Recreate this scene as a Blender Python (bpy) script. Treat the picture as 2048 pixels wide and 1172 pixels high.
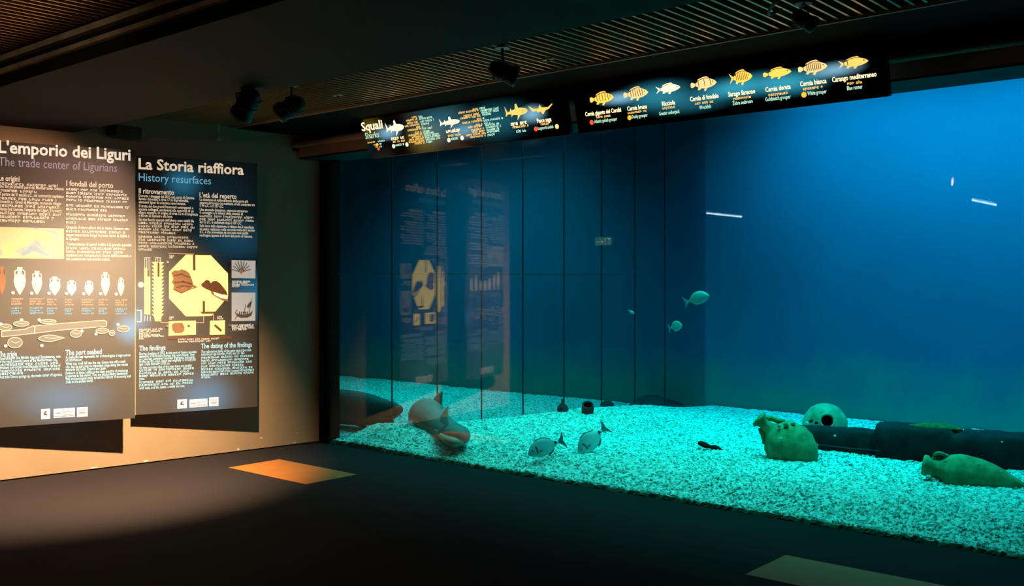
import bpy, bmesh, math, random
import numpy as np
from mathutils import Vector, Matrix, noise

for o in list(bpy.data.objects):
    bpy.data.objects.remove(o)
scene = bpy.context.scene
col = scene.collection

# ------------------------------------------------------------------ camera, world, light, exposure
# axes: X runs along the big tank window, Y points into the tank, Z is up; the origin is the floor corner
cam_data = bpy.data.cameras.new('camera')
cam_data.sensor_width = 36.0
cam_data.lens = 36.0 * 1980.0 / 2048.0
cam_data.shift_y = -24.0 / 2048.0
cam_data.clip_start = 0.05
cam_data.clip_end = 100
camera = bpy.data.objects.new('camera', cam_data)
camera.location = (7.869, -6.206, 1.6)
camera.rotation_euler = (math.radians(90), 0, math.atan2(0.6529, 0.7574))
col.objects.link(camera)
scene.camera = camera

scene.view_settings.view_transform = 'Standard'
scene.view_settings.look = 'None'
scene.view_settings.gamma = 1
scene.view_settings.use_curve_mapping = False
scene.view_settings.exposure = 0.0

world = bpy.data.worlds.new('dark_hall')
scene.world = world
world.use_nodes = True
world.node_tree.nodes['Background'].inputs[0].default_value = (0.02, 0.03, 0.04, 1)
world.node_tree.nodes['Background'].inputs[1].default_value = 0.02


def area_light(name, loc, size, size_y, power, color, rot=(0, 0, 0), spread=180):
    d = bpy.data.lights.new(name, 'AREA')
    d.shape = 'RECTANGLE'
    d.size = size
    d.size_y = size_y
    d.energy = power
    d.color = color
    d.spread = math.radians(spread)
    o = bpy.data.objects.new(name, d)
    o.location = loc
    o.rotation_euler = rot
    col.objects.link(o)
    return o


# lamps hung over the water, above the top of the window
area_light('tank_lamp', (3.2, 1.45, 3.95), 6.0, 1.9, 124, (0.62, 1.0, 0.88), spread=88)
area_light('tank_lamp', (5.2, 3.4, 3.95), 4.6, 0.9, 165, (0.06, 0.72, 1.0), (math.radians(20), 0, 0), spread=125)
area_light('tank_lamp', (-1.6, 2.9, 3.95), 3.0, 1.6, 100, (0.16, 0.95, 0.88), spread=125)

# ------------------------------------------------------------------ helpers
def nodes_of(m):
    m.use_nodes = True
    return m.node_tree.nodes, m.node_tree.links


def mat(name, color, rough=0.6, metal=0.0, emit=None, strength=0.0, vary=0.0, scale=8.0, bump=0.0, spec=0.5, color2=None):
    m = bpy.data.materials.new(name)
    N, L = nodes_of(m)
    b = N['Principled BSDF']
    b.inputs['Roughness'].default_value = rough
    b.inputs['Metallic'].default_value = metal
    b.inputs['Specular IOR Level'].default_value = spec
    c = (*color, 1)
    b.inputs['Base Color'].default_value = c
    if emit:
        b.inputs['Emission Color'].default_value = (*emit, 1)
        b.inputs['Emission Strength'].default_value = strength
    if vary or bump or color2:
        tc = N.new('ShaderNodeTexCoord')
        nz = N.new('ShaderNodeTexNoise')
        nz.inputs['Scale'].default_value = scale
        nz.inputs['Detail'].default_value = 5
        L.new(tc.outputs['Object'], nz.inputs['Vector'])
        if vary or color2:
            r = N.new('ShaderNodeValToRGB')
            r.color_ramp.elements[0].position = 0.35
            r.color_ramp.elements[1].position = 0.68
            c2 = color2 or tuple(x * (1 - vary) for x in color)
            r.color_ramp.elements[0].color = (*c2, 1)
            r.color_ramp.elements[1].color = c
            L.new(nz.outputs['Fac'], r.inputs['Fac'])
            L.new(r.outputs['Color'], b.inputs['Base Color'])
        if bump:
            bp = N.new('ShaderNodeBump')
            bp.inputs['Strength'].default_value = bump
            bp.inputs['Distance'].default_value = 0.01
            L.new(nz.outputs['Fac'], bp.inputs['Height'])
            L.new(bp.outputs['Normal'], b.inputs['Normal'])
    return m


def tag(o, label=None, cat=None, group=None, kind=None):
    if label:
        o['label'] = label
    if cat:
        o['category'] = cat
    if group:
        o['group'] = group
    if kind:
        o['kind'] = kind
    return o


def empty(name, loc=(0, 0, 0), rz=0.0):
    o = bpy.data.objects.new(name, None)
    o.empty_display_size = 0.1
    o.location = loc
    o.rotation_euler = (0, 0, rz)
    col.objects.link(o)
    return o


def mesh(name, verts, faces, m, parent=None, smooth=False):
    me = bpy.data.meshes.new(name)
    me.from_pydata([tuple(v) for v in verts], [], [tuple(f) for f in faces])
    me.validate()
    if smooth:
        me.polygons.foreach_set('use_smooth', [True] * len(me.polygons))
    if m:
        me.materials.append(m)
    me.update()
    o = bpy.data.objects.new(name, me)
    col.objects.link(o)
    if parent:
        o.parent = parent
    return o


class MB:
    """collects shapes into one mesh"""
    def __init__(self):
        self.v, self.f = [], []

    def add(self, verts, faces):
        k = len(self.v)
        self.v += [tuple(p) for p in verts]
        self.f += [tuple(i + k for i in f) for f in faces]
        return self

    def box(self, x0, x1, y0, y1, z0, z1):
        v = [(x, y, z) for z in (z0, z1) for y in (y0, y1) for x in (x0, x1)]
        return self.add(v, [(0, 2, 3, 1), (4, 5, 7, 6), (0, 1, 5, 4), (2, 6, 7, 3), (0, 4, 6, 2), (1, 3, 7, 5)])

    def tube(self, pts, rad, seg=12, caps=True):
        pts = [Vector(p) for p in pts]
        rads = rad if isinstance(rad, (list, tuple)) else [rad] * len(pts)
        v, f = [], []
        up = Vector((0, 0, 1))
        for i, p in enumerate(pts):
            t = (pts[min(i + 1, len(pts) - 1)] - pts[max(i - 1, 0)]).normalized()
            u = up if abs(t.dot(up)) < 0.95 else Vector((1, 0, 0))
            a = t.cross(u).normalized()
            b = a.cross(t).normalized()
            for k in range(seg):
                an = 2 * math.pi * k / seg
                v.append(p + (a * math.cos(an) + b * math.sin(an)) * rads[i])
        for i in range(len(pts) - 1):
            for k in range(seg):
                f.append((i * seg + k, i * seg + (k + 1) % seg, (i + 1) * seg + (k + 1) % seg, (i + 1) * seg + k))
        if caps:
            f.append(tuple(range(seg - 1, -1, -1)))
            f.append(tuple(range((len(pts) - 1) * seg, len(pts) * seg)))
        return self.add(v, f)

    def prism(self, poly, y0, y1):
        """outline in (x, z) extruded along y"""
        n = len(poly)
        v = [(p[0], y0, p[1]) for p in poly] + [(p[0], y1, p[1]) for p in poly]
        f = [tuple(range(n)), tuple(range(2 * n - 1, n - 1, -1))]
        f += [(i, i + n, (i + 1) % n + n, (i + 1) % n) for i in range(n)]
        return self.add(v, f)

    def flat(self, poly, y=0.0):
        return self.add([(p[0], y, p[1]) for p in poly], [tuple(range(len(poly)))])

    def build(self, name, m, parent=None, smooth=False):
        return mesh(name, self.v, self.f, m, parent, smooth)


def bevel(o, w=0.005, seg=2):
    b = o.modifiers.new('bevel', 'BEVEL')
    b.width = w
    b.segments = seg
    b.limit_method = 'ANGLE'
    return o


def catmull(pts, n):
    pts = [np.array(p, float) for p in pts]
    pts = [2 * pts[0] - pts[1]] + pts + [2 * pts[-1] - pts[-2]]
    out = []
    for i in range(1, len(pts) - 2):
        a, b, c, d = pts[i - 1:i + 3]
        for k in range(n):
            t = k / n
            out.append(0.5 * (2 * b + (c - a) * t + (2 * a - 5 * b + 4 * c - d) * t * t + (3 * b - a - 3 * c + d) * t ** 3))
    out.append(pts[-2])
    return out


def loft(points, seg=24, sub=6, up=(0, 0, 1), power=1.0):
    """points: (x, y, z, half width, half height) along a spine; a smooth closed body"""
    pp = catmull(points, sub)
    v, f = [], []
    n = len(pp)
    for i, p in enumerate(pp):
        c = Vector(p[:3])
        t = (Vector(pp[min(i + 1, n - 1)][:3]) - Vector(pp[max(i - 1, 0)][:3])).normalized()
        u = Vector(up)
        a = t.cross(u).normalized()
        b = a.cross(t).normalized()
        for k in range(seg):
            an = 2 * math.pi * k / seg
            v.append(c + a * math.cos(an) * max(p[3], 0.002) + b * math.sin(an) * max(p[4], 0.002))
    for i in range(n - 1):
        for k in range(seg):
            f.append((i * seg + k, i * seg + (k + 1) % seg, (i + 1) * seg + (k + 1) % seg, (i + 1) * seg + k))
    f.append(tuple(range(seg - 1, -1, -1)))
    f.append(tuple(range((n - 1) * seg, n * seg)))
    return v, f


def fin(base0, base1, tip, thick, curve=0.0, side=None):
    """a swept fin: root edge base0-base1, rounded tip, lens cross-section"""
    b0, b1, tp = Vector(base0), Vector(base1), Vector(tip)
    nrm = (b1 - b0).cross(tp - b0).normalized()
    rows, cols = 7, 6
    v, f = [], []
    for s in (1, -1):
        for r in range(rows):
            t = r / (rows - 1)
            lead = b0.lerp(tp, t) + (b1 - b0) * (0.10 * math.sin(math.pi * t)) * -1
            trail = b1.lerp(tp, t) - (b1 - b0) * (curve * math.sin(math.pi * t))
            for c in range(cols):
                q = c / (cols - 1)
                p = lead.lerp(trail, q)
                h = thick * (1 - 0.85 * t) * math.sin(math.pi * q) * 0.5
                v.append(p + nrm * h * s)
    m = rows * cols
    for s in (0, 1):
        for r in range(rows - 1):
            for c in range(cols - 1):
                a = s * m + r * cols + c
                q = (a, a + 1, a + cols + 1, a + cols)
                f.append(q if s == 0 else q[::-1])
    for r in range(rows - 1):
        for c in (0, cols - 1):
            a = r * cols + c
            f.append((a, a + cols, m + a + cols, m + a))
    return v, f


def lathe(profile, seg=32, jitter=0.0, seed=0):
    """profile (radius, height) about Z"""
    v, f = [], []
    for i, (r, z) in enumerate(profile):
        for k in range(seg):
            an = 2 * math.pi * k / seg
            d = 1 + (noise.noise(Vector((math.cos(an) * 3 + seed, math.sin(an) * 3, z * 14))) * jitter if jitter else 0)
            v.append((r * d * math.cos(an), r * d * math.sin(an), z))
    for i in range(len(profile) - 1):
        for k in range(seg):
            f.append((i * seg + k, i * seg + (k + 1) % seg, (i + 1) * seg + (k + 1) % seg, (i + 1) * seg + k))
    return v, f


def frame_matrix(origin, zaxis, xhint=(1, 0, 0)):
    z = Vector(zaxis).normalized()
    x = Vector(xhint)
    x = (x - z * x.dot(z)).normalized()
    y = z.cross(x)
    return Matrix(((x.x, y.x, z.x, origin[0]), (x.y, y.y, z.y, origin[1]), (x.z, y.z, z.z, origin[2]), (0, 0, 0, 1)))


# ---- lettering: real text outlines turned into flat meshes
_dg = {}


def text_geo(body, size=1.0, bold=0.0):
    cu = bpy.data.curves.new('lettering', 'FONT')
    cu.body = body
    cu.size = 1.0
    cu.resolution_u = 2
    cu.offset = bold
    cu.fill_mode = 'FRONT'
    ob = bpy.data.objects.new('lettering', cu)
    col.objects.link(ob)
    dg = bpy.context.evaluated_depsgraph_get()
    dg.update()
    me = bpy.data.meshes.new_from_object(ob.evaluated_get(dg))
    v = np.array([x.co[:2] for x in me.vertices]) if len(me.vertices) else np.zeros((0, 2))
    f = [tuple(p.vertices) for p in me.polygons]
    bpy.data.objects.remove(ob)
    bpy.data.curves.remove(cu)
    bpy.data.meshes.remove(me)
    return v, f


def put_text(mb, body, u0, v0, u1, size, bold=0.0, y=-0.003, v1=None):
    """one line of lettering whose baseline runs from (u0, v0) to u1"""
    v, f = text_geo(body, 1.0, bold)
    if not len(v):
        return
    lo, hi = v[:, 0].min(), v[:, 0].max()
    sx = (u1 - u0) / (hi - lo)
    dv = 0 if v1 is None else (v1 - v0)
    mb.add([(u0 + (p[0] - lo) * sx, y, v0 + p[1] * size + dv * (p[0] - lo) / (hi - lo)) for p in v], f)


def put_strokes(mb, u0, v0, u1, size, seed, y=-0.003):
    """a line of print too small to read: words made of upright strokes"""
    rnd = random.Random(seed)
    u = u0
    adv = size * 0.56
    left = rnd.randint(3, 9)
    while u + adv * 0.7 < u1:
        if left <= 0:
            u += adv * 0.75
            left = rnd.randint(2, 10)
            continue
        h, s = size * 0.50, size * 0.12
        w = adv * rnd.uniform(0.66, 0.84)
        kind = rnd.choice('nuoeenauoslp')

        def bar(x0, z0, x1, z1):
            mb.flat([(u + x0, v0 + z0), (u + x1, v0 + z0), (u + x1, v0 + z1), (u + x0, v0 + z1)], y)
        if kind in 'l':
            bar(0, 0, s, size * 0.74)
            u -= adv * 0.45
        else:
            bar(0, -size * 0.2 if kind == 'p' else 0, s, h)
            if kind in 'noapes':
                bar(s, h - s, w, h)
            if kind in 'uoaes':
                bar(s, 0, w, s)
            if kind in 'nuoap':
                bar(w - s, s, w, h - s)
            if kind in 'eas':
                bar(s, h * 0.42, w - s, h * 0.42 + s * 0.8)
        u += adv
        left -= 1


def put_lines(mb, lines, u0, size, seed, y=-0.003, bold=0.0):
    for i, (v0, u1, s) in enumerate(lines):
        if s:
            put_text(mb, s, u0, v0, u1, size, bold, y)
        else:
            put_strokes(mb, u0, v0, u1, size, seed * 100 + i, y)

# ------------------------------------------------------------------ materials
M = {}
M['carpet'] = mat('carpet', (0.036, 0.029, 0.031), 0.95, vary=0.35, scale=180, bump=0.35, spec=0.15)
M['wall'] = mat('painted_wall', (0.34, 0.24, 0.145), 0.75, vary=0.12, scale=3, bump=0.05, spec=0.25)
M['black'] = mat('black_paint', (0.012, 0.012, 0.014), 0.7, vary=0.3, scale=5, spec=0.3)
M['bulk'] = mat('charcoal_board', (0.028, 0.025, 0.022), 0.8, vary=0.15, scale=2, spec=0.2)
M['fascia'] = mat('brown_fascia', (0.55, 0.32, 0.24), 0.6, vary=0.15, scale=6)
M['slat'] = mat('bronze_slat', (0.85, 0.52, 0.28), 0.30, metal=0.9, vary=0.35, scale=2.5)
M['rail'] = mat('rail_metal', (0.9, 0.74, 0.5), 0.4, metal=0.0, vary=0.5, scale=5)
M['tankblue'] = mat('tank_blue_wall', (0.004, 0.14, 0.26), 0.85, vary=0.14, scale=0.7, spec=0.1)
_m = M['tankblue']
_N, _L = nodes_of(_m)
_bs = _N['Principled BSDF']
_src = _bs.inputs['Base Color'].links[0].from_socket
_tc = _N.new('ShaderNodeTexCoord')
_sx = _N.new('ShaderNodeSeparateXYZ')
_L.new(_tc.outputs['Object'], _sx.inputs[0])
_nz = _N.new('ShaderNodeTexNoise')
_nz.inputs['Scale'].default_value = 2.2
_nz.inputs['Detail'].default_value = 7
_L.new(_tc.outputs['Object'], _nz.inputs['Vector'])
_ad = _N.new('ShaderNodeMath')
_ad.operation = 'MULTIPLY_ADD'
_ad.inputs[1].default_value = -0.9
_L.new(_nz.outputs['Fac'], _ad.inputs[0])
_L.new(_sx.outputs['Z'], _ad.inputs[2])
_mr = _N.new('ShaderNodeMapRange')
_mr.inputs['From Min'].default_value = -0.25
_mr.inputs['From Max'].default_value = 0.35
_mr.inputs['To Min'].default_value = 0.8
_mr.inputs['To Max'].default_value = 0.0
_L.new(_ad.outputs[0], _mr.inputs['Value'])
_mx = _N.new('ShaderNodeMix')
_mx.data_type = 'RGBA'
_mx.inputs['B'].default_value = (0.012, 0.25, 0.20, 1)      # turf plus greenish light scattered off the gravel, painted into the wall colour
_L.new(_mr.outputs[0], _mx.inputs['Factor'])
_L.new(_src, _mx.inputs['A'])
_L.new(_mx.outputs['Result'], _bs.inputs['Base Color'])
M['seam'] = mat('dark_sealant', (0.008, 0.035, 0.055), 0.6, vary=0.2, scale=10)
M['lamp'] = mat('matt_black_metal', (0.014, 0.013, 0.012), 0.5, vary=0.25, scale=20)
M['chrome'] = mat('worn_grey_metal', (0.4, 0.38, 0.34), 0.35, metal=0.8, vary=0.3, scale=12)
M['white'] = mat('off_white_plastic', (0.62, 0.62, 0.55), 0.5, vary=0.1, scale=10)


def glass_mat(name, tint, refl, rough=0.0):
    m = bpy.data.materials.new(name)
    N, L = nodes_of(m)
    N.remove(N['Principled BSDF'])
    out = N['Material Output']
    tr = N.new('ShaderNodeBsdfTransparent')
    tr.inputs[0].default_value = (*tint, 1)
    gl = N.new('ShaderNodeBsdfGlossy')
    gl.inputs['Roughness'].default_value = rough
    gl.inputs['Color'].default_value = (1, 1, 1, 1)
    lw = N.new('ShaderNodeLayerWeight')
    lw.inputs['Blend'].default_value = 0.5
    pw = N.new('ShaderNodeMath')
    pw.operation = 'POWER'
    pw.inputs[1].default_value = 3.0
    ma = N.new('ShaderNodeMath')
    ma.operation = 'MULTIPLY_ADD'
    ma.inputs[1].default_value = 0.36
    ma.inputs[2].default_value = refl
    mx = N.new('ShaderNodeMixShader')
    L.new(lw.outputs['Facing'], pw.inputs[0])
    L.new(pw.outputs[0], ma.inputs[0])
    L.new(ma.outputs[0], mx.inputs[0])
    L.new(tr.outputs[0], mx.inputs[1])
    L.new(gl.outputs[0], mx.inputs[2])
    L.new(mx.outputs[0], out.inputs['Surface'])
    return m


def pane_mat(name, tint, refl):
    m = glass_mat(name, tint, refl)
    for n in m.node_tree.nodes:
        if n.type == 'MATH' and n.operation == 'MULTIPLY_ADD':
            n.inputs[1].default_value = 0.06
    return m


M['glass'] = glass_mat('tank_glass', (0.97, 0.99, 0.99), 0.019)
M['pane'] = pane_mat('tinted_pane', (0.76, 0.83, 0.86), 0.0)

# ------------------------------------------------------------------ the hall
WD = Vector((-0.1287, -0.9917, 0))      # direction of the panel wall, away from the corner
WN = Vector((0.9917, -0.1287, 0))       # its face, into the room


def wall_point(s, off, z):
    p = WD * s + WN * off
    return (p.x, p.y, z)


fl = MB().box(-8.2, 9.7, -13.6, 0.0, -0.1, 0.0).build('floor', M['carpet'])
tag(fl, 'dark carpet floor of the viewing hall', 'floor', kind='structure')

b = MB()
v = [wall_point(s, o, z) for z in (0.012, 3.4) for o in (-0.25, 0.0) for s in (-0.0, 3.4)]
b.add(v, [(0, 1, 3, 2), (4, 6, 7, 5), (0, 4, 5, 1), (2, 3, 7, 6), (0, 2, 6, 4), (1, 5, 7, 3)])
wl = b.build('wall_left', M['wall'])
tag(wl, 'brown painted wall behind the two hanging panels', 'wall', kind='structure')
M['chip'] = mat('bare_plaster', (0.75, 0.7, 0.6), 0.9, vary=0.2, scale=40)
for s_, z_, w_, h_ in ((0.62, 0.105, 0.035, 0.010), (0.25, 0.115, 0.016, 0.007), (0.86, 0.022, 0.03, 0.014), (0.27, 0.020, 0.03, 0.010), (1.72, 0.020, 0.05, 0.012), (2.15, 0.018, 0.07, 0.008)):
    a_, b__ = wall_point(s_, 0.0, z_), wall_point(s_ + w_, 0.0015, z_ + h_)
    c_ = [wall_point(s_, 0.0015, z_), wall_point(s_ + w_, 0.0015, z_ - h_ * 0.4), wall_point(s_ + w_ * 0.8, 0.0015, z_ + h_), wall_point(s_ + w_ * 0.2, 0.0015, z_ + h_ * 0.8)]
    mesh('scuff_mark', c_, [(0, 1, 2, 3)], M['chip'], wl)
tag(MB().box(-8.2, 9.7, -13.6, -13.4, 0, 3.4).build('wall_back', M['black']), 'black wall at the far back of the hall', 'wall', kind='structure')
tag(MB().box(9.5, 9.7, -13.4, 0, 0, 3.4).build('wall_right', M['black']), 'black wall on the right of the hall', 'wall', kind='structure')
tag(MB().box(-8.2, -8.0, -13.4, -3.3, 0, 3.4).build('wall_side', M['black']), 'black side wall of the hall annex', 'wall', kind='structure')
tag(MB().box(-8.0, -0.69, -3.5, -3.3, 0, 3.4).build('wall_return', M['black']), 'black return wall beyond the panel wall', 'wall', kind='structure')
tag(MB().box(-0.3, 9.5, 0.0, 0.2, 2.8, 4.2).build('wall_front', M['black']), 'dark wall band over the tank window', 'wall', kind='structure')

M['void'] = mat('black_void', (0.004, 0.004, 0.004), 0.9, vary=0.2, scale=3, spec=0.1)
ceil = MB().box(-8.2, 9.7, -13.6, 0.0, 3.3, 3.4).build('ceiling', M['void'])
tag(ceil, 'black ceiling void above bronze metal slats', 'ceiling', kind='structure')
s1 = MB().box(-0.007, 0.007, -2.33, -0.94, 3.03, 3.075)
s2 = MB().box(-0.007, 0.007, -8.5, -3.57, 3.03, 3.075)
for bank, (shape, x0, x1) in enumerate(((s1, -0.16, 8.9), (s2, -0.2, 8.6))):
    first = None
    n = int((x1 - x0) / 0.068)
    for i in range(n):
        x = x0 + i * 0.068
        if first is None:
            first = shape.build('slat', M['slat'], ceil)
            o = first
        else:
            o = bpy.data.objects.new('slat', first.data)
            col.objects.link(o)
            o.parent = ceil
        o.location = (x, 0, 0)

bk = MB().box(-1.2, 9.5, -3.55, -2.33, 2.84, 3.3).build('ceiling_bulkhead', M['bulk'])
tag(bk, 'wide dark charcoal bulkhead crossing the ceiling', 'bulkhead', kind='structure')
rl = MB().box(-0.6, 9.5, -3.585, -3.55, 2.915, 2.94).build('rail', M['rail'], bk)
rl['label'] = 'thin shiny metal rail on the bulkhead edge'
rl2 = MB().box(-0.6, 9.5, -3.59, -3.55, 2.985, 3.02).build('rail', M['rail'], bk)
rl2['label'] = 'upper shiny metal rail below the slats'

so = MB().box(-0.3, 9.5, -0.93, -0.02, 3.02, 3.1).build('ceiling_soffit', M['void'])  # covers the unlit end of the slats; their shade is its black colour
tag(so, 'black soffit strip in place of unlit slats before the window beam', 'soffit', kind='structure')
MB().box(-0.2, 9.5, -0.945, -0.93, 3.015, 3.05).build('edge_strip', M['fascia'], so)

# frame of the big window
fa = MB().box(-0.03, 9.5, -0.24, 0.0, 2.806, 2.9).build('trim_1', M['fascia'])
tag(fa, 'brown box beam along the top of the tank window', 'trim', kind='structure')
lip = MB().box(-0.02, 9.5, -0.235, 0.0, 2.79, 2.806).build('lip', M['black'], fa)
rb = empty('roller_blind', (0, -0.285, 2.925))
tag(rb, 'brown rolled-up blind tube above the tank window beam', 'blind')
MB().tube([(-0.035, 0, 0), (9.4, 0, 0)], 0.034, 16).build('tube', M['fascia'], rb, True)
MB().tube([(-0.055, 0, 0), (-0.034, 0, 0)], 0.037, 16).build('end_cap', M['lamp'], rb, True)
MB().box(-0.036, -0.016, -0.02, 0.06, -0.06, -0.03).build('bracket', M['lamp'], rb)
po = MB().box(0.0, 0.133, -0.012, 0.14, 0.0, 2.8).build('trim_2', M['void'])
tag(po, 'black upright post at the left end of the tank window', 'post', kind='structure')

w1 = empty('window_1', (0.133, 0, 0))
tag(w1, 'huge clear viewing window of the aquarium tank', 'window', kind='structure')
MB().box(0, 9.2, 0.0, 0.012, 0.0, 2.8).build('pane', M['glass'], w1)

# ------------------------------------------------------------------ the tank shell
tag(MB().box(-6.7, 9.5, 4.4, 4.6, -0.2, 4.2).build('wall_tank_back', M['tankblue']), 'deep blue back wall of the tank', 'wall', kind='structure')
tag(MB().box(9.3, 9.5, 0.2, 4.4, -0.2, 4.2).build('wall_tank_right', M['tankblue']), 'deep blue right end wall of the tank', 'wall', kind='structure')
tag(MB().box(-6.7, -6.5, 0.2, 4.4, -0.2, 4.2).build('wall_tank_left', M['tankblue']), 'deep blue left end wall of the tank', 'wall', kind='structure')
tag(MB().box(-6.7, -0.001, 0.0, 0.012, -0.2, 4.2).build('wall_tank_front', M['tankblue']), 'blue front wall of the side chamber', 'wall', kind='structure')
tag(MB().box(-6.7, 9.5, 0.2, 4.4, 4.15, 4.2).build('ceiling_tank', M['black']), 'black lid over the tank', 'ceiling', kind='structure')
tag(MB().box(-6.7, 9.5, 0.0, 4.4, -0.25, -0.2).build('floor_tank', M['black']), 'tank floor under the gravel', 'floor', kind='structure')

# glazed partition inside the tank: two rows of panes with dark joints
A, B = Vector((0.25, 0.2, 0)), Vector((1.869, 4.30, 0))
PD = (B - A).normalized()
PN = Vector((PD.y, -PD.x, 0))
w2 = empty('window_2', (A.x, A.y, 0), math.atan2(PD.y, PD.x))
tag(w2, 'glazed partition with thin dark joints inside the tank', 'window', kind='structure')
LEN = (B - A).length
cuts = [-0.15] + [(Vector((x, y, 0)) - A).dot(PD) for x, y in ((0.405, 0.592), (0.589, 1.057), (0.775, 1.529), (0.958, 1.993), (1.148, 2.473), (1.329, 2.931), (1.497, 3.356), (1.653, 3.751))] + [LEN]
for i in range(len(cuts) - 1):
    for z0, z1 in ((-0.1, 1.665), (1.675, 4.1)):
        MB().box(cuts[i] + 0.0035, cuts[i + 1] - 0.0035, -0.009, 0.009, z0, z1).build('pane', M['pane'], w2)
for c in cuts[1:-1]:
    MB().box(c - 0.0035, c + 0.0035, -0.011, 0.011, -0.1, 4.1).build('mullion', M['seam'], w2)
MB().box(cuts[0], LEN, -0.0105, 0.0105, 1.667, 1.675).build('transom', M['seam'], w2)

# water: it swallows red light with distance
wm = bpy.data.materials.new('tank_water')
N, L = nodes_of(wm)
N.remove(N['Principled BSDF'])
ab = N.new('ShaderNodeVolumeAbsorption')
ab.inputs['Color'].default_value = (0.0, 0.962, 0.972, 1)
ab.inputs['Density'].default_value = 0.82
SCATTER = 0.0
L.new(ab.outputs[0], N['Material Output'].inputs['Volume'])
M['water'] = wm
wt = MB().box(-6.45, 9.25, 0.0125, 4.38, -0.15, 4.12).build('water', wm)
tag(wt, 'clear blue-green sea water filling the tank', 'water', kind='stuff')


# gravel bed
def sm(a, b_, x):
    t = min(max((x - a) / (b_ - a), 0), 1)
    return t * t * (3 - 2 * t)


def gz(X, Y):
    line = 0.25 + 0.395 * (Y - 0.2)
    r = 0.022 + 0.108 * sm(0.06, 0.45, Y) + 0.055 * math.exp(-((X - 0.65) / 0.55) ** 2 - ((Y - 0.38) / 0.33) ** 2) \
        + 0.07 * math.exp(-((X - 1.7) / 1.1) ** 2 - ((Y - 2.7) / 0.9) ** 2) - 0.03 * sm(3.2, 4.3, Y)
    s = sm(-0.35, 0.12, X - line)
    return 0.03 + (r - 0.03) * s


rng = np.random.RandomState(7)
xs = np.arange(-6.4, 9.2, 0.022)
ys = np.concatenate([[0.0135, 0.026], np.arange(0.045, 4.4, 0.022)])
nx, ny = len(xs), len(ys)
gv = np.zeros((ny, nx, 3))
for j, Y in enumerate(ys):
    for i, X in enumerate(xs):
        amp = 0.0085 if X > -0.3 else 0.005
        w = 0.014 * noise.noise(Vector((X * 1.7, Y * 1.7, 0.3))) + 0.010 * noise.noise(Vector((X * 5, Y * 5, 2.3)))
        gv[j, i] = (X, Y, (gz(X, Y) if j else 0.0) + w * sm(0.05, 0.4, Y))
gv[:, :, 2] += rng.uniform(-1, 1, (ny, nx)) * 0.0088
gv[1:, :, 0] += rng.uniform(-1, 1, (ny - 1, nx)) * 0.006
gv[1:, :, 1] += rng.uniform(-1, 1, (ny - 1, nx)) * 0.006
gidx = np.arange(nx * ny).reshape(ny, nx)
gf = np.stack([gidx[:-1, :-1], gidx[:-1, 1:], gidx[1:, 1:], gidx[1:, :-1]], -1).reshape(-1, 4)
me = bpy.data.meshes.new('gravel')
me.from_pydata(gv.reshape(-1, 3).tolist(), [], gf.tolist())
me.update()

gm = bpy.data.materials.new('pale_gravel')
N, L = nodes_of(gm)
bs = N['Principled BSDF']
bs.inputs['Roughness'].default_value = 0.9
bs.inputs['Specular IOR Level'].default_value = 0.15
tc = N.new('ShaderNodeTexCoord')
vo = N.new('ShaderNodeTexVoronoi')
vo.inputs['Scale'].default_value = 58
rp = N.new('ShaderNodeValToRGB')
rp.color_ramp.elements[0].position = 0.0
rp.color_ramp.elements[0].color = (0.20, 0.20, 0.17, 1)
rp.color_ramp.elements[1].position = 0.55
rp.color_ramp.elements[1].color = (0.86, 0.84, 0.76, 1)
e = rp.color_ramp.elements.new(0.30)
e.color = (0.50, 0.48, 0.42, 1)
sp = N.new('ShaderNodeSeparateColor')
L.new(tc.outputs['Object'], vo.inputs['Vector'])
L.new(vo.outputs['Color'], sp.inputs[0])
L.new(sp.outputs[0], rp.inputs['Fac'])
# algae and dirt caught along the foot of the window
sx = N.new('ShaderNodeSeparateXYZ')
L.new(tc.outputs['Object'], sx.inputs[0])
nz = N.new('ShaderNodeTexNoise')
nz.inputs['Scale'].default_value = 7
nz.inputs['Detail'].default_value = 6
L.new(tc.outputs['Object'], nz.inputs['Vector'])
mr = N.new('ShaderNodeMath')
mr.operation = 'MULTIPLY_ADD'
mr.inputs[1].default_value = 0.10
mr.inputs[2].default_value = 0.008
L.new(nz.outputs['Fac'], mr.inputs[0])
lt = N.new('ShaderNodeMath')
lt.operation = 'SUBTRACT'
L.new(mr.outputs[0], lt.inputs[0])
L.new(sx.outputs['Y'], lt.inputs[1])
mp = N.new('ShaderNodeMapRange')
mp.inputs['From Min'].default_value = -0.015
mp.inputs['From Max'].default_value = 0.03
L.new(lt.outputs[0], mp.inputs['Value'])
mx = N.new('ShaderNodeMix')
mx.data_type = 'RGBA'
mx.inputs['B'].default_value = (0.07, 0.075, 0.04, 1)
L.new(mp.outputs[0], mx.inputs['Factor'])
L.new(rp.outputs['Color'], mx.inputs['A'])
L.new(mx.outputs['Result'], bs.inputs['Base Color'])
M['gravel'] = gm
me.materials.append(gm)
gr = bpy.data.objects.new('gravel', me)
col.objects.link(gr)
tag(gr, 'pale gravel bed covering the tank floor', 'gravel', kind='stuff')

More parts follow.
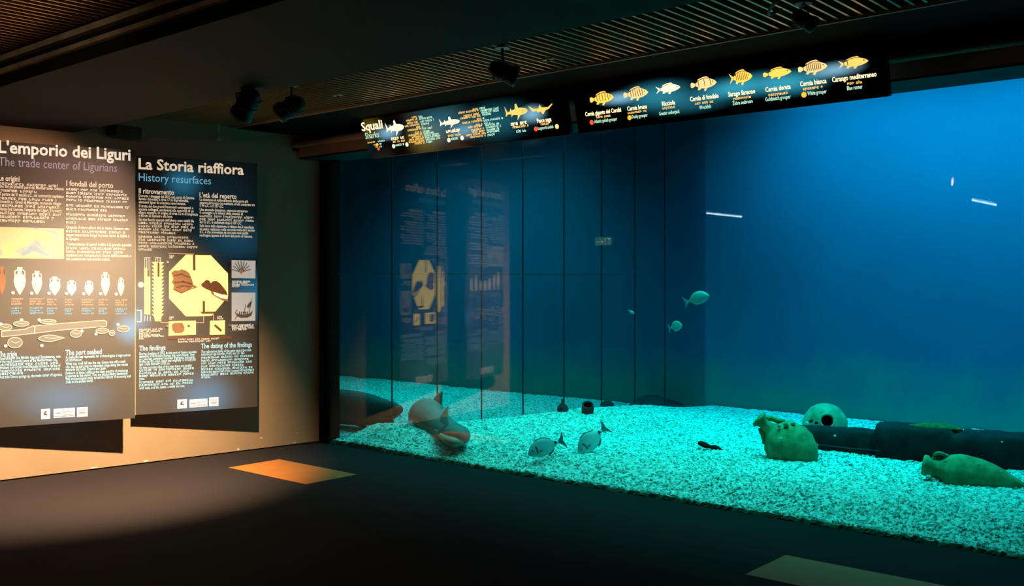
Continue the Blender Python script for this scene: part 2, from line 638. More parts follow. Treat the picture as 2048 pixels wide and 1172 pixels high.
# loose pebbles lying on the nearer gravel
pb = MB()
rnd = random.Random(3)
for i in range(14000):
    X = rnd.uniform(0.15, 7.3)
    Y = 0.06 + 2.4 * rnd.random() ** 1.6
    if X < 0.35 + 0.4 * Y:
        continue
    r = rnd.uniform(0.004, 0.011)
    z = gz(X, Y) + r * 0.3 + 0.004
    a = rnd.uniform(0, 6.28)
    q = [(X + r * 1.4 * math.cos(a), Y + r * 1.4 * math.sin(a), z), (X - r * math.sin(a), Y + r * math.cos(a), z),
         (X - r * 1.2 * math.cos(a), Y - r * 1.2 * math.sin(a), z), (X + r * math.sin(a), Y - r * math.cos(a), z)]
    pb.add(q + [(X, Y, z + r * 0.8), (X, Y, z - r * 0.8)], [(0, 1, 4), (1, 2, 4), (2, 3, 4), (3, 0, 4), (1, 0, 5), (2, 1, 5), (3, 2, 5), (0, 3, 5)])
p_ = pb.build('pebbles', gm, gr)
p_['kind'] = 'stuff'

# ------------------------------------------------------------------ hanging exhibition panels
M['board'] = None


def glow_mat(name, base, spots, rough=0.52, gain=1.0):
    """dark board printed with soft blue glows, lit from behind"""
    m = bpy.data.materials.new(name)
    N, L = nodes_of(m)
    bs = N['Principled BSDF']
    bs.inputs['Base Color'].default_value = (*base, 1)
    bs.inputs['Roughness'].default_value = rough
    bs.inputs['Specular IOR Level'].default_value = 0.6
    tc = N.new('ShaderNodeTexCoord')
    acc = None
    for (u, v_, ru, rv, c, s) in spots:
        mp = N.new('ShaderNodeMapping')
        mp.vector_type = 'TEXTURE'
        mp.inputs['Location'].default_value = (u, 0, v_)
        mp.inputs['Scale'].default_value = (ru, 1000, rv)
        L.new(tc.outputs['Object'], mp.inputs['Vector'])
        ln = N.new('ShaderNodeVectorMath')
        ln.operation = 'LENGTH'
        L.new(mp.outputs[0], ln.inputs[0])
        mr = N.new('ShaderNodeMapRange')
        mr.interpolation_type = 'SMOOTHSTEP'
        mr.inputs['From Min'].default_value = 1
        mr.inputs['From Max'].default_value = 0
        mr.inputs['To Min'].default_value = 0
        mr.inputs['To Max'].default_value = s * gain
        L.new(ln.outputs['Value'], mr.inputs['Value'])
        sc = N.new('ShaderNodeVectorMath')
        sc.operation = 'SCALE'
        sc.inputs[0].default_value = c
        L.new(mr.outputs[0], sc.inputs['Scale'])
        if acc is None:
            acc = sc.outputs[0]
        else:
            ad = N.new('ShaderNodeVectorMath')
            ad.operation = 'ADD'
            L.new(acc, ad.inputs[0])
            L.new(sc.outputs[0], ad.inputs[1])
            acc = ad.outputs[0]
    L.new(acc, bs.inputs['Emission Color'])
    bs.inputs['Emission Strength'].default_value = 1.0
    return m


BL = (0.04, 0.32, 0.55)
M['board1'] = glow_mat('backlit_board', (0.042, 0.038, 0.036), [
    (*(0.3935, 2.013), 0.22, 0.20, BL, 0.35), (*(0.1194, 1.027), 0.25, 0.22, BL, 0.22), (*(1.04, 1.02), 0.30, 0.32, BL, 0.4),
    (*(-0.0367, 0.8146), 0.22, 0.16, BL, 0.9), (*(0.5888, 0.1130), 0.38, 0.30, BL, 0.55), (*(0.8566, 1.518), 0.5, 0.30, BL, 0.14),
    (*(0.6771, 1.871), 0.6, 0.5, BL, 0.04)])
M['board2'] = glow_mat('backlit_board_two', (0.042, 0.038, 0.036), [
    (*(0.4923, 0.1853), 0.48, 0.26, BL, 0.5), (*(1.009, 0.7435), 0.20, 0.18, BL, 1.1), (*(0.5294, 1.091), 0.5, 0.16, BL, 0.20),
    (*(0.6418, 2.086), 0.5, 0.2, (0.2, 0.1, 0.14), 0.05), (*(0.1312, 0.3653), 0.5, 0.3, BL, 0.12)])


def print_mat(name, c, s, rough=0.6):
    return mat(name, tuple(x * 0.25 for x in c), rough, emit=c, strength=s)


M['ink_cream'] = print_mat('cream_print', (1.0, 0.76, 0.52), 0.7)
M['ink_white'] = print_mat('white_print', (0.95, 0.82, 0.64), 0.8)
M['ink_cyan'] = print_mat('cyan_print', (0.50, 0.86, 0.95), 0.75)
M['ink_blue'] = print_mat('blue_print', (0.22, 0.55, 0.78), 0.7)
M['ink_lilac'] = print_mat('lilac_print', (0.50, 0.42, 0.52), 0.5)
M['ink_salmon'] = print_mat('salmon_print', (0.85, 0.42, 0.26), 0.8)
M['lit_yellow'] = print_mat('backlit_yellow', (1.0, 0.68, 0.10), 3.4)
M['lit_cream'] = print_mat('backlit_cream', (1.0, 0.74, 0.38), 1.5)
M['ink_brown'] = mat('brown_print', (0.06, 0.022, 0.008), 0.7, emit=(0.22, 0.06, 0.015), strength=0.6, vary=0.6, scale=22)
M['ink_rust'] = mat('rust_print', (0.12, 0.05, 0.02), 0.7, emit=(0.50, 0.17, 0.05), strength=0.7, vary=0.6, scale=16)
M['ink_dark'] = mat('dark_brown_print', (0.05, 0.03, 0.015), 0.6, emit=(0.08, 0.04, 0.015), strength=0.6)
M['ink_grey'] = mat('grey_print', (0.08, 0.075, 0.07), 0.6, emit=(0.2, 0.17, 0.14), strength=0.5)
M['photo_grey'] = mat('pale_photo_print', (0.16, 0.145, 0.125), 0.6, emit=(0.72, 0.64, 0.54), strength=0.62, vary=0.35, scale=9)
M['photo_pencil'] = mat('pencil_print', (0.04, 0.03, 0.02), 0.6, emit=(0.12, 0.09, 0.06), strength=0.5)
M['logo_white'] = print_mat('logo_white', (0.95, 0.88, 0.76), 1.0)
M['board_edge'] = mat('gold_edge', (0.55, 0.38, 0.16), 0.4, vary=0.2, scale=8)

# photograph printed on the left panel: blue bay with a sandy spit
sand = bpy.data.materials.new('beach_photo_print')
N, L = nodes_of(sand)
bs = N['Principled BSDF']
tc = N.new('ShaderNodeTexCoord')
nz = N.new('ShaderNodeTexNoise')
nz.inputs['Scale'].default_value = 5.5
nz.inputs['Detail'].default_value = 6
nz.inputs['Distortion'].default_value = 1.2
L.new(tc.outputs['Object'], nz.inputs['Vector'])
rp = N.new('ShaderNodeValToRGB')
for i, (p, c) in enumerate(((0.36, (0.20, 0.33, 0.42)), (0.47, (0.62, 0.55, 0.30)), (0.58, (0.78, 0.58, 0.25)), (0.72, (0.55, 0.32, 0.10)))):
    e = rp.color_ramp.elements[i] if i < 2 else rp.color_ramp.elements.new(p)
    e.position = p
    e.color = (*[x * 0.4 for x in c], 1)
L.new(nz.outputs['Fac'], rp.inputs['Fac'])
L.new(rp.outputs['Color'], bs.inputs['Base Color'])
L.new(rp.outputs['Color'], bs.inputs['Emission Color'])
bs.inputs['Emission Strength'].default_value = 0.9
M['beach'] = sand

TXT = {'P1A': (0.0259, [(1.8693, 0.4946, 'Durante i dragaggi del 2015 nel porto di Genova'),
     (1.8436, 0.4455, 'furono rinvenuti, a circa 17 m di profondità,'),
     (1.8154, 0.4223, "elementi lignei di un'antica nave romana."),
     (1.7821, 0.4868, 'Si tratta dei due grandi frammenti contrapposti e'),
     (1.7539, 0.4894, 'ancora collegati, pertinenti alla sommità di un'),
     (1.7268, 0.5258, 'albero maestro, in origine di circa 12 m di lunghezza'),
     (1.7001, 0.3099, 'e 60 cm di diametro alla base.'),
     (1.6658, 0.492, "Sui due fianchi opposti dell'albero sono visibili file"),
     (1.6386, 0.5154, None),
     (1.6119, 0.4998, None),
     (1.5848, 0.4894, None),
     (1.5576, 0.3379, None),
     (1.5207, 0.4429, None),
     (1.494, 0.4816, None),
     (1.4669, 0.5128, None),
     (1.4387, 0.5258, None),
     (1.4105, 0.1492, None)]),
    'P1B': (0.542, [(1.8598, 0.9741, 'La datazione al radiocarbonio della parte più'),
     (1.8318, 1.0376, "esterna del tronco ha restituito un'età compresa tra"),
     (1.8053, 0.7545, 'il 94 a.C. e il 157 d.C.'),
     (1.7709, 0.9714, 'Una seconda datazione, ottenuta attraverso'),
     (1.7445, 0.9276, 'il conteggio e la misura della crescita di'),
     (1.7153, 1.0293, None),
     (1.6873, 1.0376, None),
     (1.6598, 0.9139, 'del 52 d.C. e addirittura dopo il 107 d.C.'),
     (1.627, 1.0293, 'Sulla base della datazione, si ritiene che il manufatto'),
     (1.5989, 1.0376, 'sia stato realizzato nella seconda metà del I secolo'),
     (1.5725, 0.9769, 'd.C. e che provenisse da una nave mercantile'),
     (1.5433, 1.0155, 'naufragata appena al di fuori del porto di Genova.')]),
    'P1C': (0.0305, [(0.5116, 0.5152, 'During dredging of 2015 in the port of Genoa wooden'),
     (0.4888, 0.4974, 'elements of an ancient Roman ship were found. They'),
     (0.4659, 0.4974, 'are two big, conjoined wooden fragments belonging'),
     (0.4439, 0.5063, 'to the top of a mast, which was originally 12 m long and'),
     (0.4211, 0.2865, 'had a base diameter of 60 cm.'),
     (0.3929, 0.4707, 'On two opposite sides of the mast there are parallel'),
     (0.3701, 0.5018, None),
     (0.3446, 0.453, None),
     (0.3226, 0.4885, None),
     (0.298, 0.0768, 'mast.'),
     (0.2681, 0.484, None),
     (0.2435, 0.5107, None),
     (0.2171, 0.4132, 'with nails, and the latest, a really last one.')]),
    'P1D': (0.5554, [(0.5098, 1.0066, 'The radiocarbon dating of the outer part of the trunk'),
     (0.4861, 0.9453, 'indicates an age between 94 BC and 157 AD.'),
     (0.4589, 1.035, None),
     (0.4316, 0.9877, None),
     (0.4071, 1.0161, None),
     (0.3817, 0.95, None),
     (0.3553, 1.0208, None),
     (0.3299, 1.0303, 'built in the second half of the I century AD and that it'),
     (0.3063, 1.035, None),
     (0.2845, 0.6365, 'of Genoa.')]),
    'P2A': (-0.0189, [(1.8947, 0.4717, None),
     (1.8716, 0.4831, 'uno dei più potenti porti del Mediterraneo. Genova'),
     (1.8406, 0.2833, None),
     (1.8099, 0.4831, 'A partire dal VI secolo a.C., nel commercio marittimo'),
     (1.7801, 0.4397, None),
     (1.7522, 0.4642, 'Etruschi e i Greci di Marsiglia, trovando rifugio'),
     (1.7235, 0.4661, None),
     (1.6944, 0.4699, "Nasce così Genova, l'emporio dei Liguri. Tra merci,"),
     (1.6646, 0.4774, None),
     (1.6367, 0.4228, None),
     (1.6069, 0.3741, None)]),
    'P2B': (0.5009, [(1.8745, 0.9548, None),
     (1.8453, 0.9719, None),
     (1.8173, 0.9834, None),
     (1.7881, 0.9691, None),
     (1.7449, 0.9891, None),
     (1.7139, 0.8164, None),
     (1.6713, 0.9463, None),
     (1.638, 0.9719, None),
     (1.607, 0.5874, None),
     (1.5661, 0.9777, 'Quando il mare allora finì in mare, Genova era'),
     (1.5358, 0.9577, None),
     (1.5054, 0.9834, 'tappa importante lungo le rotte verso la Gallia e'),
     (1.4744, 0.5983, 'la Spagna.'),
     (1.4306, 1.0006, 'Testimonianza di questi traffici è la grande quantità'),
     (1.4002, 0.9719, None),
     (1.3704, 0.9406, None),
     (1.3412, 0.9977, "studiano per raccontare la storia dell'economia e"),
     (1.3109, 0.8332, 'del commercio nel mondo antico.')]),
    'P2C': (-0.0187, [(0.5276, 0.4584, 'Flourishing in the Middle Age and Renaissance, one'),
     (0.5031, 0.4358, 'of the most powerful ports of the Mediterranean Sea,'),
     (0.4793, 0.4584, None),
     (0.4554, 0.4584, 'Etruscans and Greeks from Marseille arrived in the bay of'),
     (0.4304, 0.4584, None),
     (0.4092, 0.2135, None),
     (0.3816, 0.4734, 'And then Genoa springs up, the trade center of Ligurians.')]),
    'P2D': (0.4972, [(0.5179, 0.9919, 'A sheltered bay represents for archaeologists a huge source'),
     (0.4942, 0.621, 'of information.'),
     (0.4657, 0.9516, 'What was small fell into the sea. Genoa was still a small'),
     (0.4409, 0.9731, 'city, but its port was an important stage along the routes'),
     (0.4173, 0.8055, 'towards the Gallic Empire and Spain.'),
     (0.3904, 0.9731, 'Evidence of these traffics is the huge quantity of amphorae'),
     (0.3668, 0.9704, 'preserved in the seabed. They are extraordinary documents'),
     (0.3431, 0.9946, 'that archaeologists study to tell the history of economy and'),
     (0.319, 0.7036, 'trade in the ancient world.')])}

Y1, Y2, Y3, Y4 = -0.002, -0.004, -0.006, -0.008


def rect(a, b_):
    return [(a[0], a[1]), (b_[0], a[1]), (b_[0], b_[1]), (a[0], b_[1])]


def ellipse(c, ru, rv, n=24):
    return [(c[0] + ru * math.cos(2 * math.pi * i / n), c[1] + rv * math.sin(2 * math.pi * i / n)) for i in range(n)]


def line_poly(mb, pts, w, y):
    for a, b_ in zip(pts[:-1], pts[1:]):
        a, b_ = Vector(a), Vector(b_)
        t = (b_ - a).normalized()
        n_ = Vector((-t.y, t.x)) * w / 2
        a2, b2 = a - t * w / 2, b_ + t * w / 2
        mb.flat([a2 - n_, b2 - n_, b2 + n_, a2 + n_], y)


def hanging_panel(left, right, z0, H, m, label):
    l, r = Vector((*left, 0)), Vector((*right, 0))
    W = (r - l).length
    p = empty('exhibition_panel', (l.x, l.y, z0), math.atan2(r.y - l.y, r.x - l.x))
    tag(p, label, 'panel', 'hanging panels on the brown wall')
    MB().box(0, W, 0, 0.028, 0, H).build('board', m, p)
    e = MB().box(-0.008, 0.0, -0.004, 0.028, 0, H).build('edge_strip', M['board_edge'], p)
    e['label'] = 'thin gilt edge strip'
    return p, W


def brackets(p, W, offs, H):
    for u, o in offs:
        for zz in (H * 0.86, H * 0.2):
            MB().box(u - 0.02, u + 0.02, 0.028, o, zz - 0.02, zz + 0.02).build('bracket', M['lamp'], p)


def txt_part(p, name, items, m, y=Y1):
    b_ = MB()
    for (s, a, u1, size, bold) in items:
        put_text(b_, s, a[0], a[1], u1, size, bold, y)
    return b_.build(name, m, p)


def body(p, key, m, size, seed):
    u0, lines = TXT[key]
    b_ = MB()
    put_lines(b_, lines, u0, size, seed, Y1, 0.016)
    o = b_.build('body_text', m, p)
    o['kind'] = 'stuff'
    return o


def logos(p, a, b_, c):
    """three small credit plates near the foot of a panel"""
    for k, (lo, hi) in enumerate((a, b_, c)):
        o = MB().flat(rect(lo, hi), Y1).build('credit_plate', M['logo_white'], p)
        w, h = hi[0] - lo[0], hi[1] - lo[1]
        q = MB()

        def at_(x, y):
            return (lo[0] + x * w, lo[1] + y * h)
        if k == 0:
            q.flat([at_(.3, .38), at_(.72, .38), at_(.66, .52), at_(.5, .5), at_(.48, .62), at_(.66, .72), at_(.62, .8), at_(.4, .76), at_(.32, .6)], Y2)
        elif k == 1:
            line_poly(q, [at_(.42, .6), at_(.96, .6)], h * .05, Y2)
            line_poly(q, [at_(.42, .98), at_(.42, .25), at_(.96, .25)], h * .04, Y2)
            line_poly(q, [at_(.55, .6), at_(.55, .2)], h * .04, Y2)
            line_poly(q, [at_(.04, .13), at_(.96, .13)], h * .05, Y2)
            line_poly(q, [at_(.1, .5), at_(.2, .58), at_(.32, .5), at_(.2, .42), at_(.1, .5)], h * .05, Y2)
        else:
            line_poly(q, [at_(.12, .78), at_(.22, .66), at_(.45, .74), at_(.66, .66), at_(.86, .76)], h * .05, Y2)
            line_poly(q, [at_(.2, .42), at_(.8, .46)], h * .08, Y2)
            line_poly(q, [at_(.25, .3), at_(.75, .33)], h * .06, Y2)
        q.build('mark', M['ink_dark'] if k < 2 else M['ink_rust'], o)


# ---- right panel: History resurfaces
p1, W1 = hanging_panel((-0.112, -1.888), (0.199, -0.872), 0.452, 2.225, M['board1'], 'dark backlit panel titled La Storia riaffiora with glowing yellow octagon')
brackets(p1, W1, ((0.12, 0.16), (W1 - 0.12, 0.30)), 2.225)
txt_part(p1, 'title', [('La Storia riaffiora', (0.0246, 2.111), (0.9363, 2.101)[0], 0.131, 0.022)], M['ink_cream'])
txt_part(p1, 'subtitle', [('History resurfaces', (0.0266, 2.008), (0.6416, 1.999)[0], 0.098, 0.0)], M['ink_blue'])
txt_part(p1, 'heading', [('Il ritrovamento', (0.0266, 1.901), (0.3209, 1.9)[0], 0.062, 0.018)], M['ink_cream'])
txt_part(p1, 'heading', [("L'età del reperto", (0.5406, 1.89), (0.8702, 1.889)[0], 0.062, 0.018)], M['ink_cream'])
txt_part(p1, 'heading', [('The findings', (0.0303, 0.5493), (0.2489, 0.5433)[0], 0.062, 0.018)], M['ink_cyan'])
txt_part(p1, 'heading', [('The dating of the findings', (0.5537, 0.5496), (1.011, 0.5375)[0], 0.062, 0.018)], M['ink_cyan'])
body(p1, 'P1A', M['ink_cream'], 0.034, 1)
body(p1, 'P1B', M['ink_cream'], 0.034, 2)
body(p1, 'P1C', M['ink_cyan'], 0.034, 3)
body(p1, 'P1D', M['ink_cyan'], 0.034, 4)

octo = MB().flat([(0.4226, 1.378), (0.6384, 1.376), (0.7906, 1.215), (0.7921, 1.011), (0.6459, 0.8376), (0.4226, 0.8373), (0.2791, 0.9969), (0.2791, 1.228)], Y2).build('octagon', M['lit_yellow'], p1)
octo['label'] = 'glowing yellow octagon picture'
q = MB()
MB().flat([(0.4815, 1.378), (0.5038, 1.377), (0.5045, 1.241), (0.4823, 1.241)], Y3).build('scale_bar', M['ink_dark'], octo)
q.flat([(0.5656, 0.9716), (0.5880, 0.9713), (0.5880, 0.8614), (0.5656, 0.8618)], Y3)
q.build('scale_bar', M['ink_dark'], octo)
MB().flat([(0.5447, 0.8773), (0.6800, 0.8766), (0.6686, 0.8554), (0.5596, 0.8558)], Y4).build('scale_base', M['ink_brown'], octo)
MB().flat([(0.2965, 1.22), (0.3240, 1.243), (0.3531, 1.239), (0.3859, 1.252), (0.4226, 1.239), (0.4483, 1.221), (0.4668, 1.183), (0.4793, 1.146), (0.4838, 1.118), (0.5164, 1.098), (0.5149, 1.091), (0.4815, 1.091), (0.4483, 1.071), (0.4116, 1.056), (0.3823, 1.039), (0.3385, 1.056), (0.3131, 1.075), (0.3182, 1.112), (0.3008, 1.135), (0.3131, 1.168)], Y3).build('leaf_fragment', M['ink_rust'], octo)
q = MB()
line_poly(q, [(0.3240, 1.194), (0.3823, 1.209), (0.4483, 1.18)], 0.01, Y4)
line_poly(q, [(0.3313, 1.135), (0.3969, 1.142), (0.4704, 1.123)], 0.014, Y4)
line_poly(q, [(0.3422, 1.09), (0.3896, 1.105), (0.4557, 1.097)], 0.01, Y4)
line_poly(q, [(0.3131, 1.075), (0.3823, 1.041), (0.4483, 1.071), (0.5149, 1.095)], 0.008, Y4)
q.build('cracks', M['ink_brown'], octo)['kind'] = 'stuff'
MB().flat([(0.5506, 1.118), (0.5745, 1.138), (0.5985, 1.161), (0.6271, 1.151), (0.6384, 1.13), (0.6535, 1.146), (0.6875, 1.151), (0.7218, 1.127), (0.7446, 1.1), (0.7775, 1.057), (0.7914, 1.019), (0.7271, 1.033), (0.6422, 1.054), (0.5895, 1.08), (0.5633, 1.095)], Y3).build('wood_fragment', M['ink_brown'], octo)
MB().flat([(0.6384, 1.054), (0.6686, 1.058), (0.7914, 1.011), (0.7914, 0.9638), (0.7446, 0.9696), (0.6800, 1.008), (0.6459, 1.028)], Y3).build('wood_underside', M['ink_rust'], octo)
MB().flat([(0.6610, 1.052), (0.7883, 1.01), (0.7867, 0.9838), (0.7256, 0.9966), (0.6686, 1.026)], Y4).build('pale_inlay', M['lit_cream'], octo)

# yellow measuring strips
s_ = MB()
s_.flat([(0.0725, 1.26), (0.0936, 1.26), (0.0951, 1.186), (0.1205, 1.185), (0.1205, 0.8585), (0.0725, 0.8616)], Y2)
s_.build('measuring_strip', M['lit_yellow'], p1)
b_ = MB()
x0, z_top = (0.1552, 1.312)
x1, z_bot = (0.2123, 0.8309)
b_.flat([(x0, z_bot), (x1, z_bot), (x1, z_top), (x0, z_top)], Y2)
n = 15
wid = (0.2338, 1.164)[0] - (0.2123, 1.164)[0]
hgt = (z_top - z_bot) / n
for i in range(n):
    zt = z_top - i * hgt
    b_.flat([(x0, zt), (x0 - wid, zt), (x0, zt - hgt * 0.8)], Y2)
    b_.flat([(x1, zt), (x1, zt - hgt * 0.8), (x1 + wid, zt)], Y2)
b_.flat([(x0, z_bot), (x1, z_bot), ((x0 + x1) / 2 + wid, z_bot - hgt), ((x0 + x1) / 2 - wid, z_bot - hgt)], Y2)
o = b_.build('measuring_strip', M['lit_yellow'], p1)
o['label'] = 'toothed yellow strip'
MB().flat(rect((0.1802, 1.183), (0.1980, 1.309)), Y3).build('slot', M['ink_brown'], o)
q = MB()
for a, c_ in (((0.0753, 1.349), (0.0753, 1.261)), ((0.0894, 1.349), (0.0894, 1.261)), ((0.1035, 1.35), (0.1035, 1.238)), ((0.1177, 1.35), (0.1177, 1.19)),
              ((0.1659, 1.35), (0.1659, 1.312)), ((0.1802, 1.351), (0.1802, 1.312)), ((0.1944, 1.351), (0.1944, 1.312)), ((0.2066, 1.351), (0.2066, 1.312))):
    line_poly(q, [a, c_], 0.004, Y2)
line_poly(q, [(0.0753, 1.349), (0.1177, 1.348)], 0.005, Y2)
line_poly(q, [(0.1659, 1.35), (0.2066, 1.349)], 0.005, Y2)
line_poly(q, [(0.0144, 0.8948), (0.0458, 0.8943), (0.0458, 0.7990), (0.0144, 0.7997)], 0.009, Y2)
line_poly(q, [(0.0774, 0.8482), (0.0753, 0.8057)], 0.005, Y2)
line_poly(q, [(0.0986, 0.8478), (0.0965, 0.8052)], 0.005, Y2)
line_poly(q, [(0.1205, 0.8474), (0.1205, 0.8047)], 0.005, Y2)
q.build('outline_marks', M['ink_white'], p1)['kind'] = 'stuff'
MB().flat(ellipse((0.0437, 1.116), 0.024, 0.024), Y2).build('number_dot', M['lit_cream'], p1)
q = MB()
line_poly(q, [(0.2748, 1.389), (0.4889, 1.385)], 0.006, Y2)
line_poly(q, [(0.2087, 0.8236), (0.2101, 0.7865), (0.5760, 0.7783), (0.5760, 0.8374)], 0.006, Y2)
line_poly(q, [(0.6626, 0.7977), (0.6618, 0.8639)], 0.006, Y3)
q.build('leader_lines', M['ink_salmon'], p1)['kind'] = 'stuff'
q = MB()
line_poly(q, [(0.2662, 1.391), (0.2662, 0.6381), (0.8237, 0.6267), (0.8175, 1.379), (0.5038, 1.382)], 0.004, Y1)
q.build('frame_line', M['ink_dark'], p1)
MB().flat([(0.2662, 0.6604), (0.8252, 0.6497), (0.8252, 0.6305), (0.2662, 0.6366)], Y2).build('plinth_line', M['ink_brown'], p1)
bx1 = MB().flat([(0.2770, 0.7984), (0.5075, 0.7964), (0.5075, 0.6742), (0.2734, 0.6721)], Y2).build('inset_picture', M['lit_yellow'], p1)
MB().flat([(0.2986, 0.7659), (0.3240, 0.7854), (0.3604, 0.7816), (0.3896, 0.7840), (0.4101, 0.7445), (0.4079, 0.7071), (0.3750, 0.6893), (0.3313, 0.6905), (0.3059, 0.7173)], Y3).build('shell_fragment', M['ink_rust'], bx1)
MB().flat(ellipse((0.4454, 0.7512), 0.012, 0.012), Y3).build('nail', M['ink_dark'], bx1)
bx2 = MB().flat([(0.6331, 0.7937), (0.7637, 0.7940), (0.7637, 0.6684), (0.6309, 0.6691)], Y2).build('inset_picture', M['lit_yellow'], p1)
MB().flat([(0.6633, 0.7497), (0.6800, 0.7645), (0.7393, 0.7096), (0.7271, 0.6893)], Y3).build('nail', M['ink_brown'], bx2)
ph1 = MB().flat([(0.8252, 1.336), (1.044, 1.333), (1.042, 1.171), (0.8252, 1.174)], Y2).build('small_photo', M['photo_grey'], p1)
q = MB()
cxy = (0.9120, 1.228)
for k in range(9):
    an = math.radians(15 + k * 19)
    line_poly(q, [cxy, (cxy[0] + 0.085 * math.cos(an), cxy[1] + 0.10 * math.sin(an))], 0.009, Y3)
q.build('fan_drawing', M['ink_grey'], ph1)
MB().flat(ellipse((0.9120, 1.233), 0.014, 0.022), Y4).build('fan_hub', M['ink_rust'], ph1)
ph2 = MB().flat([(0.8252, 1.045), (1.042, 1.042), (1.042, 0.7850), (0.8252, 0.7865)], Y2).build('small_photo', M['photo_grey'], p1)
q = MB()
q.flat([(0.8561, 0.8645), (0.8809, 0.8525), (0.9339, 0.8438), (0.9887, 0.8544), (1.019, 0.8812), (1.004, 0.8309), (0.9652, 0.8145), (0.9105, 0.8133), (0.8716, 0.8295)], Y3)
line_poly(q, [(0.9378, 0.8460), (0.9511, 0.9326)], 0.006, Y3)
line_poly(q, [(0.9848, 0.8545), (1.004, 0.9785)], 0.006, Y3)
line_poly(q, [(0.8577, 0.8629), (0.8732, 0.8858)], 0.008, Y3)
line_poly(q, [(0.8546, 0.8029), (0.8701, 0.8295)], 0.006, Y3)
q.flat([(0.9613, 0.9169), (0.9887, 0.9554), (1.012, 0.9629), (0.9982, 0.9164), (0.9730, 0.9013)], Y3)
for k in range(5):
    q.flat(ellipse(((0.8949, 0.8561)[0] + k * 0.018, (0.8949, 0.8599)[1]), 0.006, 0.014, 8), Y3)
q.build('ship_drawing', M['photo_pencil'], ph2)
q = MB()
for k, (a, x1_) in enumerate((((0.8291, 1.145), (1.008, 1.145)), ((0.8291, 1.132), (0.9730, 1.132)), ((0.8291, 1.114), (1.028, 1.114)), ((0.8291, 1.103), (0.9027, 1.103)),
                              ((0.8252, 0.7512), (1.036, 0.7462)), ((0.8252, 0.7381), (1.02, 0.7333)), ((0.8291, 0.7249), (1.036, 0.7197)), ((0.8291, 0.7111), (0.9848, 0.7070)),
                              ((0.0283, 0.7320), (0.2316, 0.7267)), ((0.0283, 0.7159), (0.2173, 0.7108)), ((0.0283, 0.6998), (0.1233, 0.6971)), ((0.0283, 0.6837), (0.2144, 0.6782)), ((0.0283, 0.6705), (0.2410, 0.6641)), ((0.0283, 0.6551), (0.0739, 0.6537)),
                              ((0.3545, 0.6353), (0.7256, 0.6236)), ((0.3545, 0.6159), (0.6384, 0.6066)), ((0.2806, 1.369), (0.3204, 1.369)), ((0.2806, 1.354), (0.3167, 1.354)), ((0.2806, 0.8333), (0.3204, 0.8325)), ((0.2806, 0.8184), (0.3095, 0.8178)), ((0.6951, 0.8290), (0.7408, 0.8282)), ((0.6951, 0.8122), (0.7561, 0.8110)))):
    put_strokes(q, a[0], a[1] - 0.008, x1_[0], 0.026, 50 + k, Y3)
    if k in (3, 7, 13, 15, 17, 19, 21):
        q.build('caption', M['ink_white'], p1)['kind'] = 'stuff'
        q = MB()
for a in ((0.2640, 1.313), (0.8098, 1.307), (0.2626, 0.7556), (0.8060, 0.7486)):
    d_ = MB().tube([(a[0], -0.012, a[1]), (a[0], 0.0, a[1])], 0.012, 10).build('mounting_pin', M['chrome'], p1)
logos(p1, ((0.3492, 0.0298), (0.4309, 0.1090)), ((0.4530, 0.0326), (0.6094, 0.1031)), ((0.6247, 0.0328), (0.7083, 0.1097)))

# ---- left panel: the trade centre
p2, W2 = hanging_panel((-0.205, -2.99), (0.102, -2.008), 0.457, 2.232, M['board2'], "dark backlit panel titled L'emporio dei Liguri with a row of amphorae")
brackets(p2, W2, ((0.12, 0.22), (W2 - 0.12, 0.35)), 2.23)
txt_part(p2, 'title', [("L'emporio dei Liguri", (0.0158, 2.145), (0.9931, 2.12)[0], 0.135, 0.024)], M['ink_white'])
txt_part(p2, 'subtitle', [('The trade center of Ligurians', (0.0158, 2.043), (0.8872, 2.014)[0], 0.100, 0.0)], M['ink_lilac'])
txt_part(p2, 'heading', [('Le origini', (0.0158, 1.926), (0.1630, 1.918)[0], 0.062, 0.018)], M['ink_cream'])
txt_part(p2, 'heading', [('I fondali del porto', (0.5016, 1.91), (0.8580, 1.91)[0], 0.062, 0.018)], M['ink_cream'])
txt_part(p2, 'heading', [('The origin', (0.0158, 0.5507), (0.1435, 0.5533)[0], 0.062, 0.018)], M['ink_cyan'])
txt_part(p2, 'heading', [('The port seabed', (0.4960, 0.5453), (0.7688, 0.5447)[0], 0.062, 0.018)], M['ink_cyan'])


def clip0(key):
    u, ls = TXT[key]
    TXT[key] = (max(u, 0.02), ls)


for k in ('P2A', 'P2C'):
    clip0(k)
body(p2, 'P2A', M['ink_cream'], 0.036, 5)
body(p2, 'P2B', M['ink_white'], 0.034, 6)
body(p2, 'P2C', M['ink_cyan'], 0.034, 7)
body(p2, 'P2D', M['ink_cyan'], 0.034, 8)
a0, a1 = (0.4849, 1.32), (0.4849, 1.565)
ph = MB().flat([(0.02, a0[1]), a0, a1, (0.02, a1[1])], Y1).build('beach_photo', M['beach'], p2)

